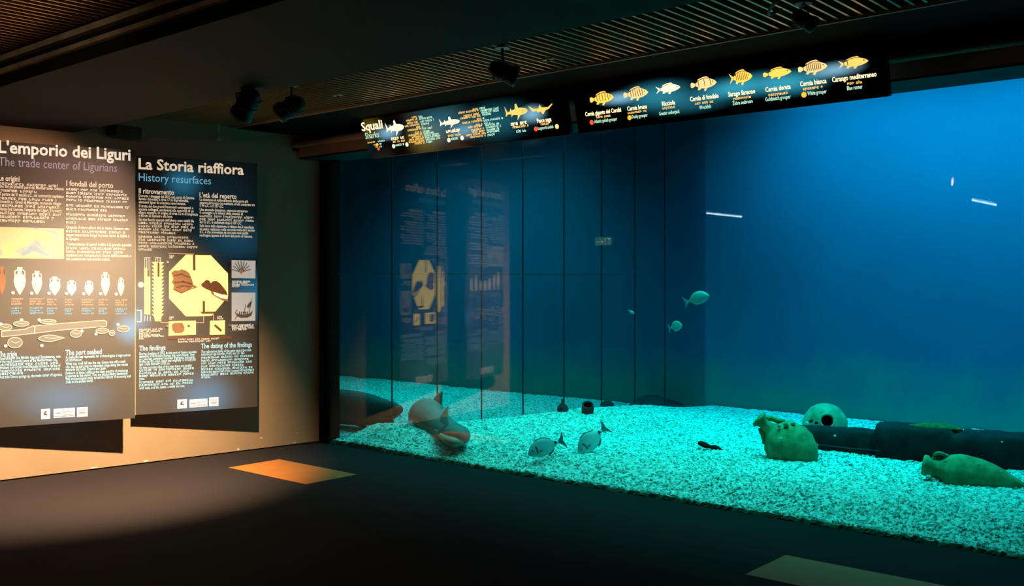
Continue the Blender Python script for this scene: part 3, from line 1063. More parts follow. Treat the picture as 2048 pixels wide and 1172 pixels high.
amph_prof = [(0.0, 0.0), (0.05, 0.02), (0.16, 0.1), (0.40, 0.3), (0.5, 0.5), (0.46, 0.64), (0.3, 0.72), (0.17, 0.78), (0.16, 0.92), (0.22, 0.94), (0.22, 1.0)]
for k, (bot, top, hw) in enumerate((((0.0397, 1.035), (0.0397, 1.256), 24), ((0.1649, 1.034), (0.1649, 1.251), 37), ((0.2875, 1.033), (0.2875, 1.222), 32), ((0.4169, 1.028), (0.4169, 1.178), 36),
                                    ((0.5414, 1.025), (0.5414, 1.149), 31), ((0.6716, 1.024), (0.6716, 1.145), 29), ((0.7966, 1.02), (0.7966, 1.216), 29), ((0.9174, 1.019), (0.9174, 1.172), 22))):
    h = top[1] - bot[1]
    w = hw * 0.00122 * 1.9
    pr = [(r * w, bot[1] + z_ * h) for r, z_ in amph_prof]
    c_ = bot[0]
    poly = [(c_ + r, z_) for r, z_ in pr] + [(c_ - r, z_) for r, z_ in reversed(pr[1:])]
    b_ = MB().flat(poly, Y1)
    for s in (1, -1):
        line_poly(b_, [(c_ + s * w * 0.2, bot[1] + h * 0.9), (c_ + s * w * 0.40, bot[1] + h * 0.86), (c_ + s * w * 0.40, bot[1] + h * 0.68)], w * 0.1, Y2)
    o = b_.build('amphora_picture', M['lit_cream'] if k else M['ink_rust'], p2)
q = MB()
for a in ((0.1168, 1.05), (0.2491, 1.046), (0.3743, 1.045), (0.5029, 1.042), (0.6300, 1.04), (0.7593, 1.039), (0.8807, 1.035), (0.1763, 0.8361), (0.3038, 0.8335), (0.0318, 0.8075), (0.0657, 0.6357), (0.3226, 0.6294), (0.6178, 0.7375), (0.7246, 0.7095), (0.8946, 0.7837)):
    MB().flat(ellipse(a, 0.013, 0.013, 12), Y3).build('number_dot', M['ink_white'], p2)
for k, (a, w) in enumerate((((0.1054, 0.9964), 70), ((0.2352, 0.9951), 95), ((0.3602, 0.9900), 65), ((0.4909, 0.9860), 60), ((0.6178, 0.9847), 85), ((0.7469, 0.9834), 60), ((0.8744, 0.9794), 85))):
    w *= 0.00122
    q, q2 = MB(), MB()
    for r in range(3):
        put_strokes(q, a[0], a[1] - r * 0.02, a[0] + w * (1, 0.7, 0.95)[r], 0.022, 300 + k * 7 + r, Y1)
        put_strokes(q2, a[0], a[1] - 0.072 - r * 0.02, a[0] + w * (0.9, 0.7, 0.9)[r], 0.022, 400 + k * 7 + r, Y1)
    q.build('caption', M['ink_salmon'], p2)['kind'] = 'stuff'
    q2.build('caption', M['ink_blue'], p2)['kind'] = 'stuff'
beam = [(0.0375, 0.7505), (0.1971, 0.7615), (0.2549, 0.7857), (0.4909, 0.8035), (0.6483, 0.8131), (0.7842, 0.8208), (0.8066, 0.8097), (0.8029, 0.7699), (0.4909, 0.7513), (0.2723, 0.7287), (0.0375, 0.7062)]
o = MB().flat(beam, Y1).build('mast_drawing', M['ink_grey'], p2)
q = MB()
line_poly(q, beam + beam[:1], 0.006, Y2)
line_poly(q, [(0.2700, 0.7828), (0.2700, 0.7288)], 0.006, Y2)
q.build('outline', M['ink_cream'], o)
for k, (c_, ru, rv) in enumerate((((0.0623, 0.7815), 38, 20), ((0.1740, 0.8068), 45, 17), ((0.3661, 0.8192), 48, 14), ((0.5728, 0.7164), 34, 24), ((0.7717, 0.7348), 40, 18), ((0.8467, 0.7154), 18, 18), ((0.9351, 0.7465), 38, 20), ((0.1305, 0.6589), 42, 34), ((0.3932, 0.6852), 78, 22))):
    ru *= 0.00122
    rv *= 0.00122
    el = ellipse(c_, ru, rv, 18)
    if k == 8:
        el = [(x if x < c_[0] + ru * 0.3 else x, c_[1] + (y - c_[1]) * (1 if x < c_[0] else max(0.12, 1 - 0.8 * (x - c_[0]) / ru))) for x, y in el]
    o = MB().flat(el, Y3).build('find_drawing', M['ink_grey'], p2)
    q = MB()
    line_poly(q, el + el[:1], 0.006, Y4)
    line_poly(q, [(c_[0] - ru * 0.5, c_[1] + rv * 0.3), (c_[0] + ru * 0.1, c_[1] - rv * 0.1), (c_[0] + ru * 0.6, c_[1] + rv * 0.2)], 0.005, Y4)
    q.build('outline', M['ink_cream'], o)
logos(p2, ((0.3174, 0.0432), (0.3828, 0.1234)), ((0.4082, 0.0463), (0.5647, 0.1188)), ((0.5810, 0.0420), (0.6617, 0.1189)))

# ------------------------------------------------------------------ backlit species boards over the window
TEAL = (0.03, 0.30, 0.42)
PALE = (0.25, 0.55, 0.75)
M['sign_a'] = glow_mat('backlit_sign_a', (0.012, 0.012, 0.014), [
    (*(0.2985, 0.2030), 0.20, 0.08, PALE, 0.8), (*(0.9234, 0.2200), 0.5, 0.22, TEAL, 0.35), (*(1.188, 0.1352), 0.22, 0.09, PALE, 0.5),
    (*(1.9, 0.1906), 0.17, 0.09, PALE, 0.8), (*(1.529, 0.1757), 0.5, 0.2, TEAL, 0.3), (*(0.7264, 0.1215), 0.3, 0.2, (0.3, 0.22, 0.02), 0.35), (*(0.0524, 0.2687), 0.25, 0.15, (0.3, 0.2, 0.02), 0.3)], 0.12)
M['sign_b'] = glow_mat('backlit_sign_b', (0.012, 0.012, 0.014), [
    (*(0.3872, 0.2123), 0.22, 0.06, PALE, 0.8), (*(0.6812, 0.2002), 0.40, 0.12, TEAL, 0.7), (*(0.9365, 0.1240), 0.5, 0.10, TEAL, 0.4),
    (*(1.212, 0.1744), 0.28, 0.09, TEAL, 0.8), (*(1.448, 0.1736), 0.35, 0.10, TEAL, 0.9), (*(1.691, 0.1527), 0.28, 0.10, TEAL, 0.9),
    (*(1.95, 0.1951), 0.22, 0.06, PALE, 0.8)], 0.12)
M['s_cream'] = print_mat('sign_cream', (1.0, 0.84, 0.46), 1.7)
M['s_gold'] = print_mat('sign_gold', (1.0, 0.55, 0.12), 1.4)
M['s_fish'] = print_mat('sign_fish', (1.0, 0.52, 0.08), 1.6)
M['s_pale'] = print_mat('sign_pale_fish', (1.0, 0.60, 0.24), 1.4)
M['s_mint'] = print_mat('sign_mint', (0.55, 0.95, 0.70), 1.2)
M['s_red'] = print_mat('sign_red', (1.0, 0.08, 0.03), 1.5)
M['s_orange'] = print_mat('sign_orange', (1.0, 0.35, 0.03), 1.9)
M['s_dark'] = mat('sign_dark_print', (0.03, 0.015, 0.005), 0.6, emit=(0.12, 0.04, 0.01), strength=0.6)


def species_board(x, m, W, label):
    p = empty('species_board', (x, -0.42, 2.672))
    p.rotation_euler = (math.radians(13), 0, 0)
    tag(p, label, 'sign', 'backlit boards over the tank window')
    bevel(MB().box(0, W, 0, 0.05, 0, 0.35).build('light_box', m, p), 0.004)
    for u in (0.25, W - 0.25):
        MB().box(u - 0.012, u + 0.012, 0.05, 0.125, 0.24, 0.27).build('hanger', M['lamp'], p)
    return p


def fish_poly(kind):
    """outline pieces of a swimming fish, nose at x = 0.5"""
    h, tail = {'grouper': (0.27, 'fan'), 'jack': (0.22, 'fork'), 'bream': (0.34, 'fork'), 'slim': (0.22, 'fan')}[kind]
    up = [(0.5, -0.02), (0.44, 0.10 * h / 0.3), (0.33, 0.62 * h), (0.2, 0.9 * h), (0.04, h), (-0.12, 0.82 * h), (-0.25, 0.42 * h), (-0.32, 0.2 * h)]
    dn = [(-0.32, -0.2 * h), (-0.22, -0.5 * h), (-0.08, -0.78 * h), (0.1, -0.85 * h), (0.28, -0.68 * h), (0.42, -0.4 * h)]
    out = [up + dn]
    if tail == 'fan':
        out.append([(-0.31, 0.17 * h), (-0.44, 0.5 * h), (-0.5, 0.3 * h), (-0.5, -0.35 * h), (-0.44, -0.5 * h), (-0.31, -0.17 * h)])
    else:
        out.append([(-0.31, 0.15 * h), (-0.5, 0.85 * h), (-0.40, 0.0), (-0.5, -0.85 * h), (-0.31, -0.15 * h)])
    fins = [[(0.22, 0.95 * h), (0.14, 1.25 * h), (-0.02, 1.2 * h), (-0.2, 0.9 * h), (-0.24, 0.56 * h), (-0.1, 0.92 * h), (0.05, 1.05 * h)],
            [(0.12, -0.84 * h), (0.06, -1.3 * h), (-0.01, -1.2 * h), (0.03, -0.85 * h)],
            [(-0.1, -0.74 * h), (-0.18, -1.05 * h), (-0.25, -0.9 * h), (-0.2, -0.56 * h)]]
    return out, fins, h


def fish_symbol(p, c, w, kind, m, stripes, m2):
    out, fins, h = fish_poly(kind)
    b_ = MB()
    for k, poly in enumerate(out + fins):
        b_.flat([(c[0] + x * w, c[1] + y * w * 0.7) for x, y in poly], Y1 if k < len(out) else Y1 - 0.0005)
    o = b_.build('fish_symbol', m, p)
    h = h * 0.7
    q = MB()
    for k in range(stripes):
        x = -0.2 + 0.46 * k / max(1, stripes - 1)
        hh = h * (0.78 - 0.9 * abs(x) ** 1.5)
        line_poly(q, [(c[0] + x * w, c[1] + hh * w), (c[0] + (x + 0.02) * w, c[1] - hh * 0.55 * w)], w * 0.025, Y2)
    line_poly(q, [(c[0] - 0.31 * w, c[1] + 0.14 * h * w), (c[0] - 0.31 * w, c[1] - 0.14 * h * w)], w * 0.02, Y2)
    line_poly(q, [(c[0] + x * w, c[1] + y * w) for x, y in ((0.24, 0.86 * h), (0.05, 0.97 * h), (-0.12, 0.8 * h), (-0.24, 0.44 * h))], w * 0.014, Y2)
    q.flat(ellipse((c[0] + 0.36 * w, c[1] + 0.22 * h * w), w * 0.022, w * 0.022, 8), Y2)
    q.build('markings', m2, o)['kind'] = 'stuff'
    return o


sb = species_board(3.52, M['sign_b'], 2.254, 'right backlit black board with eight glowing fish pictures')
FISH = [
    ((0.2471, 0.2291), (0.1397, 0.2420), (0.3525, 0.2165), 'grouper', 's_fish', 5, ('Cernia gigante dei Caraibi', (0.0857, 0.1197), (0.3975, 0.1135)), ((0.1790, 0.0945), (0.3042, 0.0944)), ('Atlantic goliath grouper', (0.1571, 0.0627), (0.3543, 0.0624)), ('s_red', (0.1330, 0.0711))),
    ((0.5348, 0.2274), (0.4279, 0.2405), (0.6377, 0.2148), 'grouper', 's_pale', 6, ('Cernia bruna', (0.4492, 0.1183), (0.6110, 0.1157)), ((0.4489, 0.0957), (0.6111, 0.0950)), ('Dusky grouper', (0.4799, 0.0623), (0.6078, 0.0642)), ('s_orange', (0.4589, 0.0698))),
    ((0.7932, 0.2296), (0.6945, 0.2420), (0.8912, 0.2172), 'jack', 's_cream', 0, ('Ricciola', (0.7330, 0.1198), (0.8342, 0.1209)), ((0.7316, 0.0969), (0.8369, 0.0978)), ('Greater amberjack', (0.7004, 0.0593), (0.8614, 0.0621)), None),
    ((1.064, 0.2265), (0.9634, 0.2395), (1.162, 0.2138), 'grouper', 's_pale', 3, ('Cernia di fondale', (0.9510, 0.1248), (1.162, 0.1220)), ((0.9848, 0.0984), (1.131, 0.1011)), ('Wreckfish', (1.012, 0.0654), (1.099, 0.0654)), None),
    ((1.333, 0.2327), (1.25, 0.2438), (1.417, 0.2215), 'bream', 's_fish', 7, ('Sarago faraone', (1.232, 0.1220), (1.421, 0.1153)), ((1.266, 0.0960), (1.392, 0.0972)), ('Zebra seabream', (1.256, 0.0643), (1.397, 0.0642)), None),
    ((1.581, 0.2260), (1.483, 0.2393), (1.678, 0.2128), 'slim', 's_fish', 0, ('Cernia dorata', (1.492, 0.1200), (1.66, 0.1150)), ((1.509, 0.0912), (1.638, 0.0966)), ('Goldblotch grouper', (1.485, 0.0620), (1.654, 0.0631)), None),
    ((1.812, 0.2270), (1.716, 0.2403), (1.908, 0.2135), 'grouper', 's_pale', 8, ('Cernia bianca', (1.722, 0.1254), (1.89, 0.1168)), ((1.739, 0.0998), (1.874, 0.0983)), ('White grouper', (1.764, 0.0655), (1.885, 0.0637)), ('s_orange', (1.741, 0.0724))),
    ((2.062, 0.2211), (1.968, 0.2344), (2.154, 0.2079), 'jack', 's_gold', 1, ('Carango mediterraneo', (1.925, 0.1250), (2.192, 0.1199)), ((2.014, 0.0967), (2.107, 0.1013)), ('Blue runner', (2.011, 0.0658), (2.104, 0.0692)), None)]
for k, (c, a, b_, kind, mm, st, it, la, en, dot) in enumerate(FISH):
    fish_symbol(sb, c, (b_[0] - a[0]) * 0.97, kind, M[mm], st, M['s_dark'])
    q = MB()
    put_text(q, it[0], it[1][0], it[1][1], it[2][0], 0.042, 0.02, Y1)
    q.build('name_text', M['s_cream'], sb)['kind'] = 'stuff'
    q = MB()
    put_strokes(q, la[0][0], la[0][1], la[1][0], 0.026, 700 + k, Y1)
    q.build('latin_text', M['s_gold'], sb)['kind'] = 'stuff'
    q = MB()
    put_text(q, en[0], en[1][0], en[1][1], en[2][0], 0.034, 0.01, Y1)
    q.build('english_text', M['s_mint'], sb)['kind'] = 'stuff'
    if dot:
        MB().flat(ellipse(dot[1], 0.017, 0.017, 16), Y1).build('status_dot', M[dot[0]], sb)

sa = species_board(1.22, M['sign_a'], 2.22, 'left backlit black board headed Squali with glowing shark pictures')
q = MB()
put_text(q, 'Squali', (-0.0275, 0.2506)[0], (-0.0275, 0.2506)[1], (0.2466, 0.2389)[0], 0.105, 0.02, Y1)
q.build('title', M['s_cream'], sa)
q = MB()
put_text(q, 'Sharks', (0.0016, 0.1795)[0], (0.0016, 0.1795)[1], (0.1807, 0.1757)[0], 0.075, 0.0, Y1)
q.build('subtitle', M['s_mint'], sa)
q = MB()
for k, (a, x1_) in enumerate((((0.0187, 0.1385), (0.1242, 0.1368)), ((0.0910, 0.1137), (0.1457, 0.1140)), ((0.1094, 0.0937), (0.1483, 0.0939)))):
    put_strokes(q, a[0], a[1], x1_[0], 0.022, 800 + k, Y1)
q.build('legend_text', M['s_gold'], sa)['kind'] = 'stuff'
q = MB()
for k, (a, x1_) in enumerate((((0.1519, 0.1384), (0.2518, 0.1380)), ((0.1615, 0.1152), (0.2118, 0.1158)), ((0.1632, 0.0916), (0.1979, 0.0911)))):
    put_strokes(q, a[0], a[1], x1_[0], 0.022, 810 + k, Y1)
q.build('legend_text', M['s_mint'], sa)['kind'] = 'stuff'
MB().flat(ellipse((0.1449, 0.0802), 0.014, 0.014, 14), Y1).build('status_dot', M['s_red'], sa)
MB().flat(ellipse((0.1372, 0.1173), 0.014, 0.014, 14), Y1).build('status_dot', M['s_orange'], sa)

shark = [(0.5, 0.02), (0.42, 0.09), (0.25, 0.13), (0.1, 0.14), (0.04, 0.30), (-0.03, 0.28), (-0.04, 0.12), (-0.2, 0.08), (-0.24, 0.16), (-0.28, 0.06),
         (-0.38, 0.03), (-0.5, 0.26), (-0.46, 0.02), (-0.5, -0.12), (-0.38, -0.04), (-0.22, -0.06), (-0.26, -0.15), (-0.14, -0.08), (0.05, -0.11), (0.0, -0.3), (0.16, -0.12), (0.35, -0.10), (0.46, -0.05)]
SH = [((0.3929, 0.2345), (0.2788, 0.2459), (0.5064, 0.2230), 1.0, ((0.3240, 0.1380), (0.5003, 0.1428)), ((0.3408, 0.1144), (0.4958, 0.1180)), ((0.3657, 0.0839), (0.4707, 0.0873)), ((0.3399, 0.0862), (0.5050, 0.0857))),
      ((1.039, 0.2152), (0.9250, 0.2272), (1.153, 0.2034), 0.7, ((0.9832, 0.1352), (1.151, 0.1342)), ((0.9965, 0.1032), (1.145, 0.1069)), ((1.027, 0.0746), (1.115, 0.0760)), ((0.9996, 0.0772), (1.149, 0.0805))),
      ((1.749, 0.2208), (1.636, 0.2332), (1.859, 0.2085), 0.95, ((1.678, 0.1235), (1.859, 0.1208)), ((1.69, 0.1016), (1.856, 0.0998)), ((1.721, 0.0664), (1.833, 0.0677)), ())]
for k, (c, a, b_, hs, it, la, en, dots) in enumerate(SH):
    w = b_[0] - a[0]
    o = MB().flat([(c[0] + x * w, c[1] + y * w * hs) for x, y in shark], Y1).build('shark_symbol', M['s_cream' if k < 2 else 's_gold'], sa)
    q = MB()
    q.flat(ellipse((c[0] + 0.4 * w, c[1] + 0.03 * w), w * 0.012, w * 0.012, 8), Y2)
    for g_ in range(4):
        line_poly(q, [(c[0] + (0.26 + g_ * 0.02) * w, c[1] + 0.04 * w), (c[0] + (0.26 + g_ * 0.02) * w, c[1] - 0.03 * w)], w * 0.006, Y2)
    q.build('markings', M['s_dark'], o)['kind'] = 'stuff'
    q = MB()
    put_strokes(q, it[0][0], it[0][1], it[1][0], 0.044, 820 + k, Y1)
    q.build('name_text', M['s_cream'], sa)['kind'] = 'stuff'
    q = MB()
    put_strokes(q, la[0][0], la[0][1], la[1][0], 0.030, 830 + k, Y1)
    q.build('latin_text', M['s_gold'], sa)['kind'] = 'stuff'
    q = MB()
    put_strokes(q, en[0][0], en[0][1], en[1][0], 0.034, 840 + k, Y1)
    q.build('english_text', M['s_mint'], sa)['kind'] = 'stuff'
    for d_ in dots:
        MB().flat(ellipse(d_, 0.018, 0.018, 14), Y1).build('status_dot', M['s_cream'], sa)
c, a, b_ = (1.988, 0.2120), (1.871, 0.2251), (2.101, 0.1993)
w = b_[0] - a[0]
saw = [(-0.5, 0.16), (-0.44, 0.15), (-0.3, 0.06), (-0.1, 0.05), (-0.02, 0.17), (0.04, 0.07), (0.14, 0.06), (0.3, 0.05), (0.49, 0.15), (0.5, 0.12), (0.32, -0.01), (0.2, -0.03), (0.06, -0.16), (-0.02, -0.05), (-0.14, -0.08), (-0.18, -0.02), (-0.36, -0.02)]
MB().flat([(c[0] + x * w, c[1] + y * w) for x, y in saw], Y1).build('sawfish_symbol', M['s_gold'], sa)
q = MB()
put_text(q, 'Pesce sega', (1.936, 0.1186)[0], (1.936, 0.1186)[1], (2.073, 0.1184)[0], 0.046, 0.02, Y1)
q.build('name_text', M['s_cream'], sa)['kind'] = 'stuff'
q = MB()
put_strokes(q, (1.967, 0.0975)[0], (1.967, 0.0975)[1], (2.053, 0.1006)[0], 0.030, 851, Y1)
q.build('latin_text', M['s_gold'], sa)['kind'] = 'stuff'
q = MB()
put_text(q, 'Largetooth sawfish', (1.936, 0.0665)[0], (1.936, 0.0665)[1], (2.082, 0.0711)[0], 0.034, 0.01, Y1)
q.build('english_text', M['s_mint'], sa)['kind'] = 'stuff'
MB().flat(ellipse((1.915, 0.0758), 0.018, 0.018, 14), Y1).build('status_dot', M['s_red'], sa)
MB().flat(ellipse((2.116, 0.0742), 0.018, 0.018, 14), Y1).build('status_dot', M['s_pale'], sa)
BLK = ((('s_gold'), [((0.6166, 0.2942), (0.6848, 0.2943)), ((0.5432, 0.2755), (0.6905, 0.2789)), ((0.5498, 0.2513), (0.6951, 0.2561)), ((0.5178, 0.2309), (0.6962, 0.2362)), ((0.6503, 0.2085), (0.7044, 0.2105)), ((0.5432, 0.1932), (0.7086, 0.1977)), ((0.6297, 0.1666), (0.7128, 0.1700)), ((0.5427, 0.1514), (0.7163, 0.1547)), ((0.5780, 0.1315), (0.7188, 0.1346)), ((0.5443, 0.1125), (0.7218, 0.1169)), ((0.5341, 0.0942), (0.7269, 0.0991)), ((0.6014, 0.0770), (0.7293, 0.0789))]),
       (('s_mint'), [((0.6978, 0.2890), (0.7515, 0.2911)), ((0.7012, 0.2728), (0.8561, 0.2735)), ((0.7100, 0.2496), (0.8726, 0.2546)), ((0.7155, 0.2277), (0.8185, 0.2309)), ((0.7175, 0.2057), (0.7431, 0.2091)), ((0.7208, 0.1890), (0.8515, 0.1922)), ((0.7224, 0.1656), (0.7973, 0.1691)), ((0.7256, 0.1489), (0.8568, 0.1544)), ((0.7300, 0.1311), (0.8974, 0.1347)), ((0.7334, 0.1149), (0.9071, 0.1166)), ((0.7383, 0.0965), (0.9065, 0.0986)), ((0.7429, 0.0762), (0.8152, 0.0785))]),
       (('s_gold'), [((1.307, 0.2815), (1.374, 0.2834)), ((1.152, 0.2718), (1.377, 0.2667)), ((1.202, 0.2435), (1.381, 0.2452)), ((1.165, 0.2274), (1.383, 0.2239)), ((1.339, 0.2042), (1.391, 0.2044)), ((1.177, 0.1890), (1.392, 0.1855)), ((1.317, 0.1603), (1.395, 0.1618)), ((1.229, 0.1479), (1.399, 0.1463)), ((1.262, 0.1256), (1.401, 0.1259)), ((1.266, 0.1076), (1.404, 0.1092)), ((1.199, 0.0887), (1.408, 0.0876)), ((1.24, 0.0705), (1.411, 0.0709))]),
       (('s_mint'), [((1.382, 0.2825), (1.444, 0.2848)), ((1.389, 0.2644), (1.586, 0.2664)), ((1.396, 0.2468), (1.585, 0.2458)), ((1.402, 0.2303), (1.5, 0.2290)), ((1.402, 0.2041), (1.428, 0.2060)), ((1.404, 0.1851), (1.613, 0.1900)), ((1.409, 0.1627), (1.482, 0.1644)), ((1.417, 0.1477), (1.566, 0.1464)), ((1.419, 0.1287), (1.591, 0.1299)), ((1.422, 0.1097), (1.566, 0.1094)), ((1.423, 0.0922), (1.562, 0.0899)), ((1.425, 0.0695), (1.512, 0.0729))]))
for k, (mm, ls) in enumerate(BLK):
    q = MB()
    for i, (a, b_) in enumerate(ls):
        put_strokes(q, a[0], a[1], b_[0], 0.028, 900 + k * 20 + i, Y1)
    q.build('fact_text', M[mm], sa)['kind'] = 'stuff'

# ------------------------------------------------------------------ lamps and fittings under the ceiling
M['lens_on'] = mat('lit_lamp_lens', (1, 0.9, 0.7), 0.3, emit=(1.0, 0.72, 0.42), strength=18)
M['lens_off'] = mat('dim_lamp_lens', (0.05, 0.045, 0.04), 0.15, vary=0.2, scale=10)


def spotlight(loc, target, top, label, lit=None, size=1.0, plate=M['lamp']):
    p = empty('track_spotlight', loc)
    tag(p, label, 'spotlight', 'spotlights under the ceiling')
    d = (Vector(target) - Vector(loc)).normalized()
    s = size
    R_ = frame_matrix((0, 0, 0), d, (0, 0, 1))
    prof = [(0.0, -0.10), (0.035, -0.10), (0.05, -0.085), (0.062, -0.04), (0.066, 0.06), (0.074, 0.075), (0.074, 0.11), (0.062, 0.11), (0.058, 0.085), (0.0, 0.085)]
    v, f = lathe([(r * s, z * s) for r, z in prof], 24)
    h = mesh('housing', [R_ @ Vector(q) for q in v], f, M['lamp'], p, True)
    v, f = lathe([(0.0, 0.088 * s), (0.057 * s, 0.087 * s)], 24)
    mesh('lens', [R_ @ Vector(q) for q in v], f, M['lens_on'] if lit else M['lens_off'], p)
    for zr in (-0.06, -0.03, 0.0):
        v, f = lathe([(0.066 * s, zr * s), (0.072 * s, (zr + 0.004) * s), (0.072 * s, (zr + 0.012) * s), (0.066 * s, (zr + 0.016) * s)], 24)
        mesh('cooling_ring', [R_ @ Vector(q) for q in v], f, M['lamp'], p, True)
    hz = top - loc[2]
    yk = MB()
    side = R_ @ Vector((0, 1, 0))
    yk.tube([side * 0.08 * s, side * 0.085 * s + Vector((0, 0, 0.05)), Vector((0, 0, 0.08)), -side * 0.085 * s + Vector((0, 0, 0.05)), -side * 0.08 * s], 0.006, 8)
    yk.build('yoke', M['lamp'], p, True)
    MB().tube([(0, 0, 0.078), (0, 0, hz - 0.01)], 0.009, 10).build('stem', M['lamp'], p, True)
    MB().tube([(0, 0, hz - 0.02), (0, 0, hz)], 0.045, 20).build('mount_plate', plate, p)
    if lit:
        L_ = bpy.data.lights.new('spot_beam', 'SPOT')
        L_.energy, L_.color, cone, blend = lit
        L_.spot_size = math.radians(cone)
        L_.spot_blend = blend
        L_.shadow_soft_size = 0.025
        o = bpy.data.objects.new('spot_beam', L_)
        col.objects.link(o)
        o.parent = p
        o.location = d * 0.125 * s
        o.rotation_euler = d.to_track_quat('-Z', 'Y').to_euler()
    return p


spotlight((2.43, -2.50, 2.74), (0.12, -2.6, 0.42), 2.84, 'black spotlight hanging under the bulkhead edge, nearest the panels', (2300, (1.0, 0.68, 0.39), 80, 1.0))
spotlight((1.975, -1.816, 2.86), (-0.05, -2.75, 2.0), 3.03, 'black spotlight in front of the panels, right of the first', (420, (1.0, 0.56, 0.36), 50, 1.0), 1.0, M['fascia'])
spotlight((3.903, -1.694, 2.87), (5.2, -0.2, 2.2), 3.03, 'black spotlight above the gap between the two species boards', None, 0.85, M['white'])
spotlight((5.70, -1.42, 2.93), (6.6, -0.2, 2.3), 3.03, 'black spotlight high at the right above the fish board', None, 0.6)

spotlight((4.4, -5.6, 2.72), (1.9, -3.55, 2.93), 3.03, 'added unseen spotlight behind the bulkhead, brightening the metal rails', (20, (1.0, 0.74, 0.5), 40, 1.0))  # extra lamp out of view, added to light the rails warmly

# cable of the last lamp
cb = MB().tube(catmull([(5.62, -1.50, 2.98), (5.60, -1.60, 2.94), (5.70, -1.72, 2.96), (5.85, -1.72, 3.03)], 6), 0.008, 8).build('power_cable', M['lamp'], None, True)
tag(cb, 'black power cable looping to the rightmost spotlight', 'cable')

bx = empty('wall_loudspeaker', wall_point(1.98, 0.16, 2.87), math.atan2(WN.y, WN.x))
tag(bx, 'small black loudspeaker box high on the brown wall', 'loudspeaker')
o = MB()
o.add([(-0.08, -0.14, -0.045), (0.07, -0.11, -0.06), (0.07, 0.11, -0.06), (-0.08, 0.14, -0.045), (-0.08, -0.14, 0.05), (0.07, -0.11, 0.035), (0.07, 0.11, 0.035), (-0.08, 0.14, 0.05)],
      [(0, 3, 2, 1), (4, 5, 6, 7), (0, 1, 5, 4), (1, 2, 6, 5), (2, 3, 7, 6), (3, 0, 4, 7)])
bevel(o.build('cabinet', M['lamp'], bx), 0.008)
MB().box(0.068, 0.074, -0.10, 0.10, -0.05, 0.03).build('grille', mat('speaker_grille', (0.03, 0.028, 0.025), 0.6, vary=0.5, scale=120), bx)
MB().box(-0.165, -0.08, -0.02, 0.02, -0.015, 0.02).build('bracket', M['lamp'], bx)

sk = empty('sprinkler', (*wall_point(1.1, 0.06, 0)[:2], 2.9))
tag(sk, 'tiny pale sprinkler head hanging near the brown wall top', 'sprinkler')
MB().tube([(0, 0, 0.0), (0, 0, 0.40)], 0.006, 8).build('pipe', M['white'], sk)
MB().tube([(0, 0, -0.012), (0, 0, 0.0)], 0.02, 12).build('deflector', M['white'], sk)
MB().tube([(0, 0, 0.02), (0, 0, 0.045)], 0.012, 10).build('nut', M['chrome'], sk)

for loc, lab in (((1.896, -1.323, 3.02), 'small white sensor plate on the slats, further left'), ((3.893, -1.235, 3.02), 'small white sensor plate on the slats, further right')):
    s = empty('ceiling_sensor', loc)
    tag(s, lab, 'sensor', 'small ceiling sensors')
    bevel(MB().box(-0.045, 0.045, -0.02, 0.02, 0.0, 0.012).build('plate', M['white'], s), 0.003)
    MB().tube([(0, 0, -0.008), (0, 0, 0.0)], 0.012, 12).build('eye', M['lamp'], s)

# two battens and an exit sign behind the viewer, seen mirrored in the window
M['tube_on'] = mat('lit_tube', (1, 1, 1), 0.3, emit=(0.55, 0.85, 1.0), strength=20)
for x, lab in ((-2.07, 'glowing strip lamp at the back of the hall, left of the pair'), (2.90, 'glowing strip lamp at the back of the hall, right of the pair')):
    p = empty('strip_lamp', (x, -11.95, 2.95))
    tag(p, lab, 'strip lamp', 'strip lamps at the back of the hall')
    MB().box(-0.05, 0.05, -0.8, 0.8, 0.03, 0.08).build('housing', M['white'], p)
    MB().tube([(0, -0.75, 0), (0, 0.75, 0)], 0.017, 12).build('tube', M['tube_on'], p, True)
    for yy in (-0.77, 0.77):
        MB().box(-0.02, 0.02, yy - 0.02, yy + 0.02, -0.02, 0.03).build('lamp_holder', M['white'], p)
    for yy in (-0.5, 0.5):
        MB().tube([(0, yy, 0.08), (0, yy, 0.35)], 0.005, 8).build('hanger', M['chrome'], p)
ex = empty('exit_sign', (-6.07, -13.38, 2.45))
tag(ex, 'small green and white exit sign on the back wall', 'exit sign')
MB().box(-0.26, 0.26, -0.02, 0.05, 0, 0.22).build('box', M['white'], ex)
MB().box(-0.25, 0.25, 0.05, 0.055, 0.01, 0.21).build('face', mat('exit_green', (0.05, 0.5, 0.2), 0.4, emit=(0.25, 0.75, 0.40), strength=1.3), ex)
q = MB()
for a in (((-0.2, 0.1), (-0.02, 0.1)), ((-0.02, 0.1), (-0.08, 0.16)), ((-0.02, 0.1), (-0.08, 0.04)), ((0.06, 0.04), (0.06, 0.17)), ((0.06, 0.17), (0.18, 0.17)), ((0.18, 0.17), (0.18, 0.04))):
    line_poly(q, a, 0.02, 0.056)
q.build('pictogram', mat('exit_white', (0.9, 0.9, 0.9), 0.4, emit=(0.9, 1.0, 0.9), strength=2.0), ex)

# ------------------------------------------------------------------ floor mats
M['orange'] = mat('orange_vinyl', (0.60, 0.20, 0.04), 0.55, vary=0.12, scale=5, spec=0.3)
for (x0, x1_, y0, y1_), lab in (((0.50, 1.565, -1.37, -0.85), 'bright orange floor sheet in the pool of lamp light'), ((5.31, 6.375, -1.295, -0.795), 'orange floor sheet in the dark at the lower right')):
    o = bevel(MB().box(x0, x1_, y0, y1_, 0.0005, 0.004).build('floor_sheet', M['orange']), 0.001, 1)
    tag(o, lab, 'floor mat', 'orange floor sheets before the window')

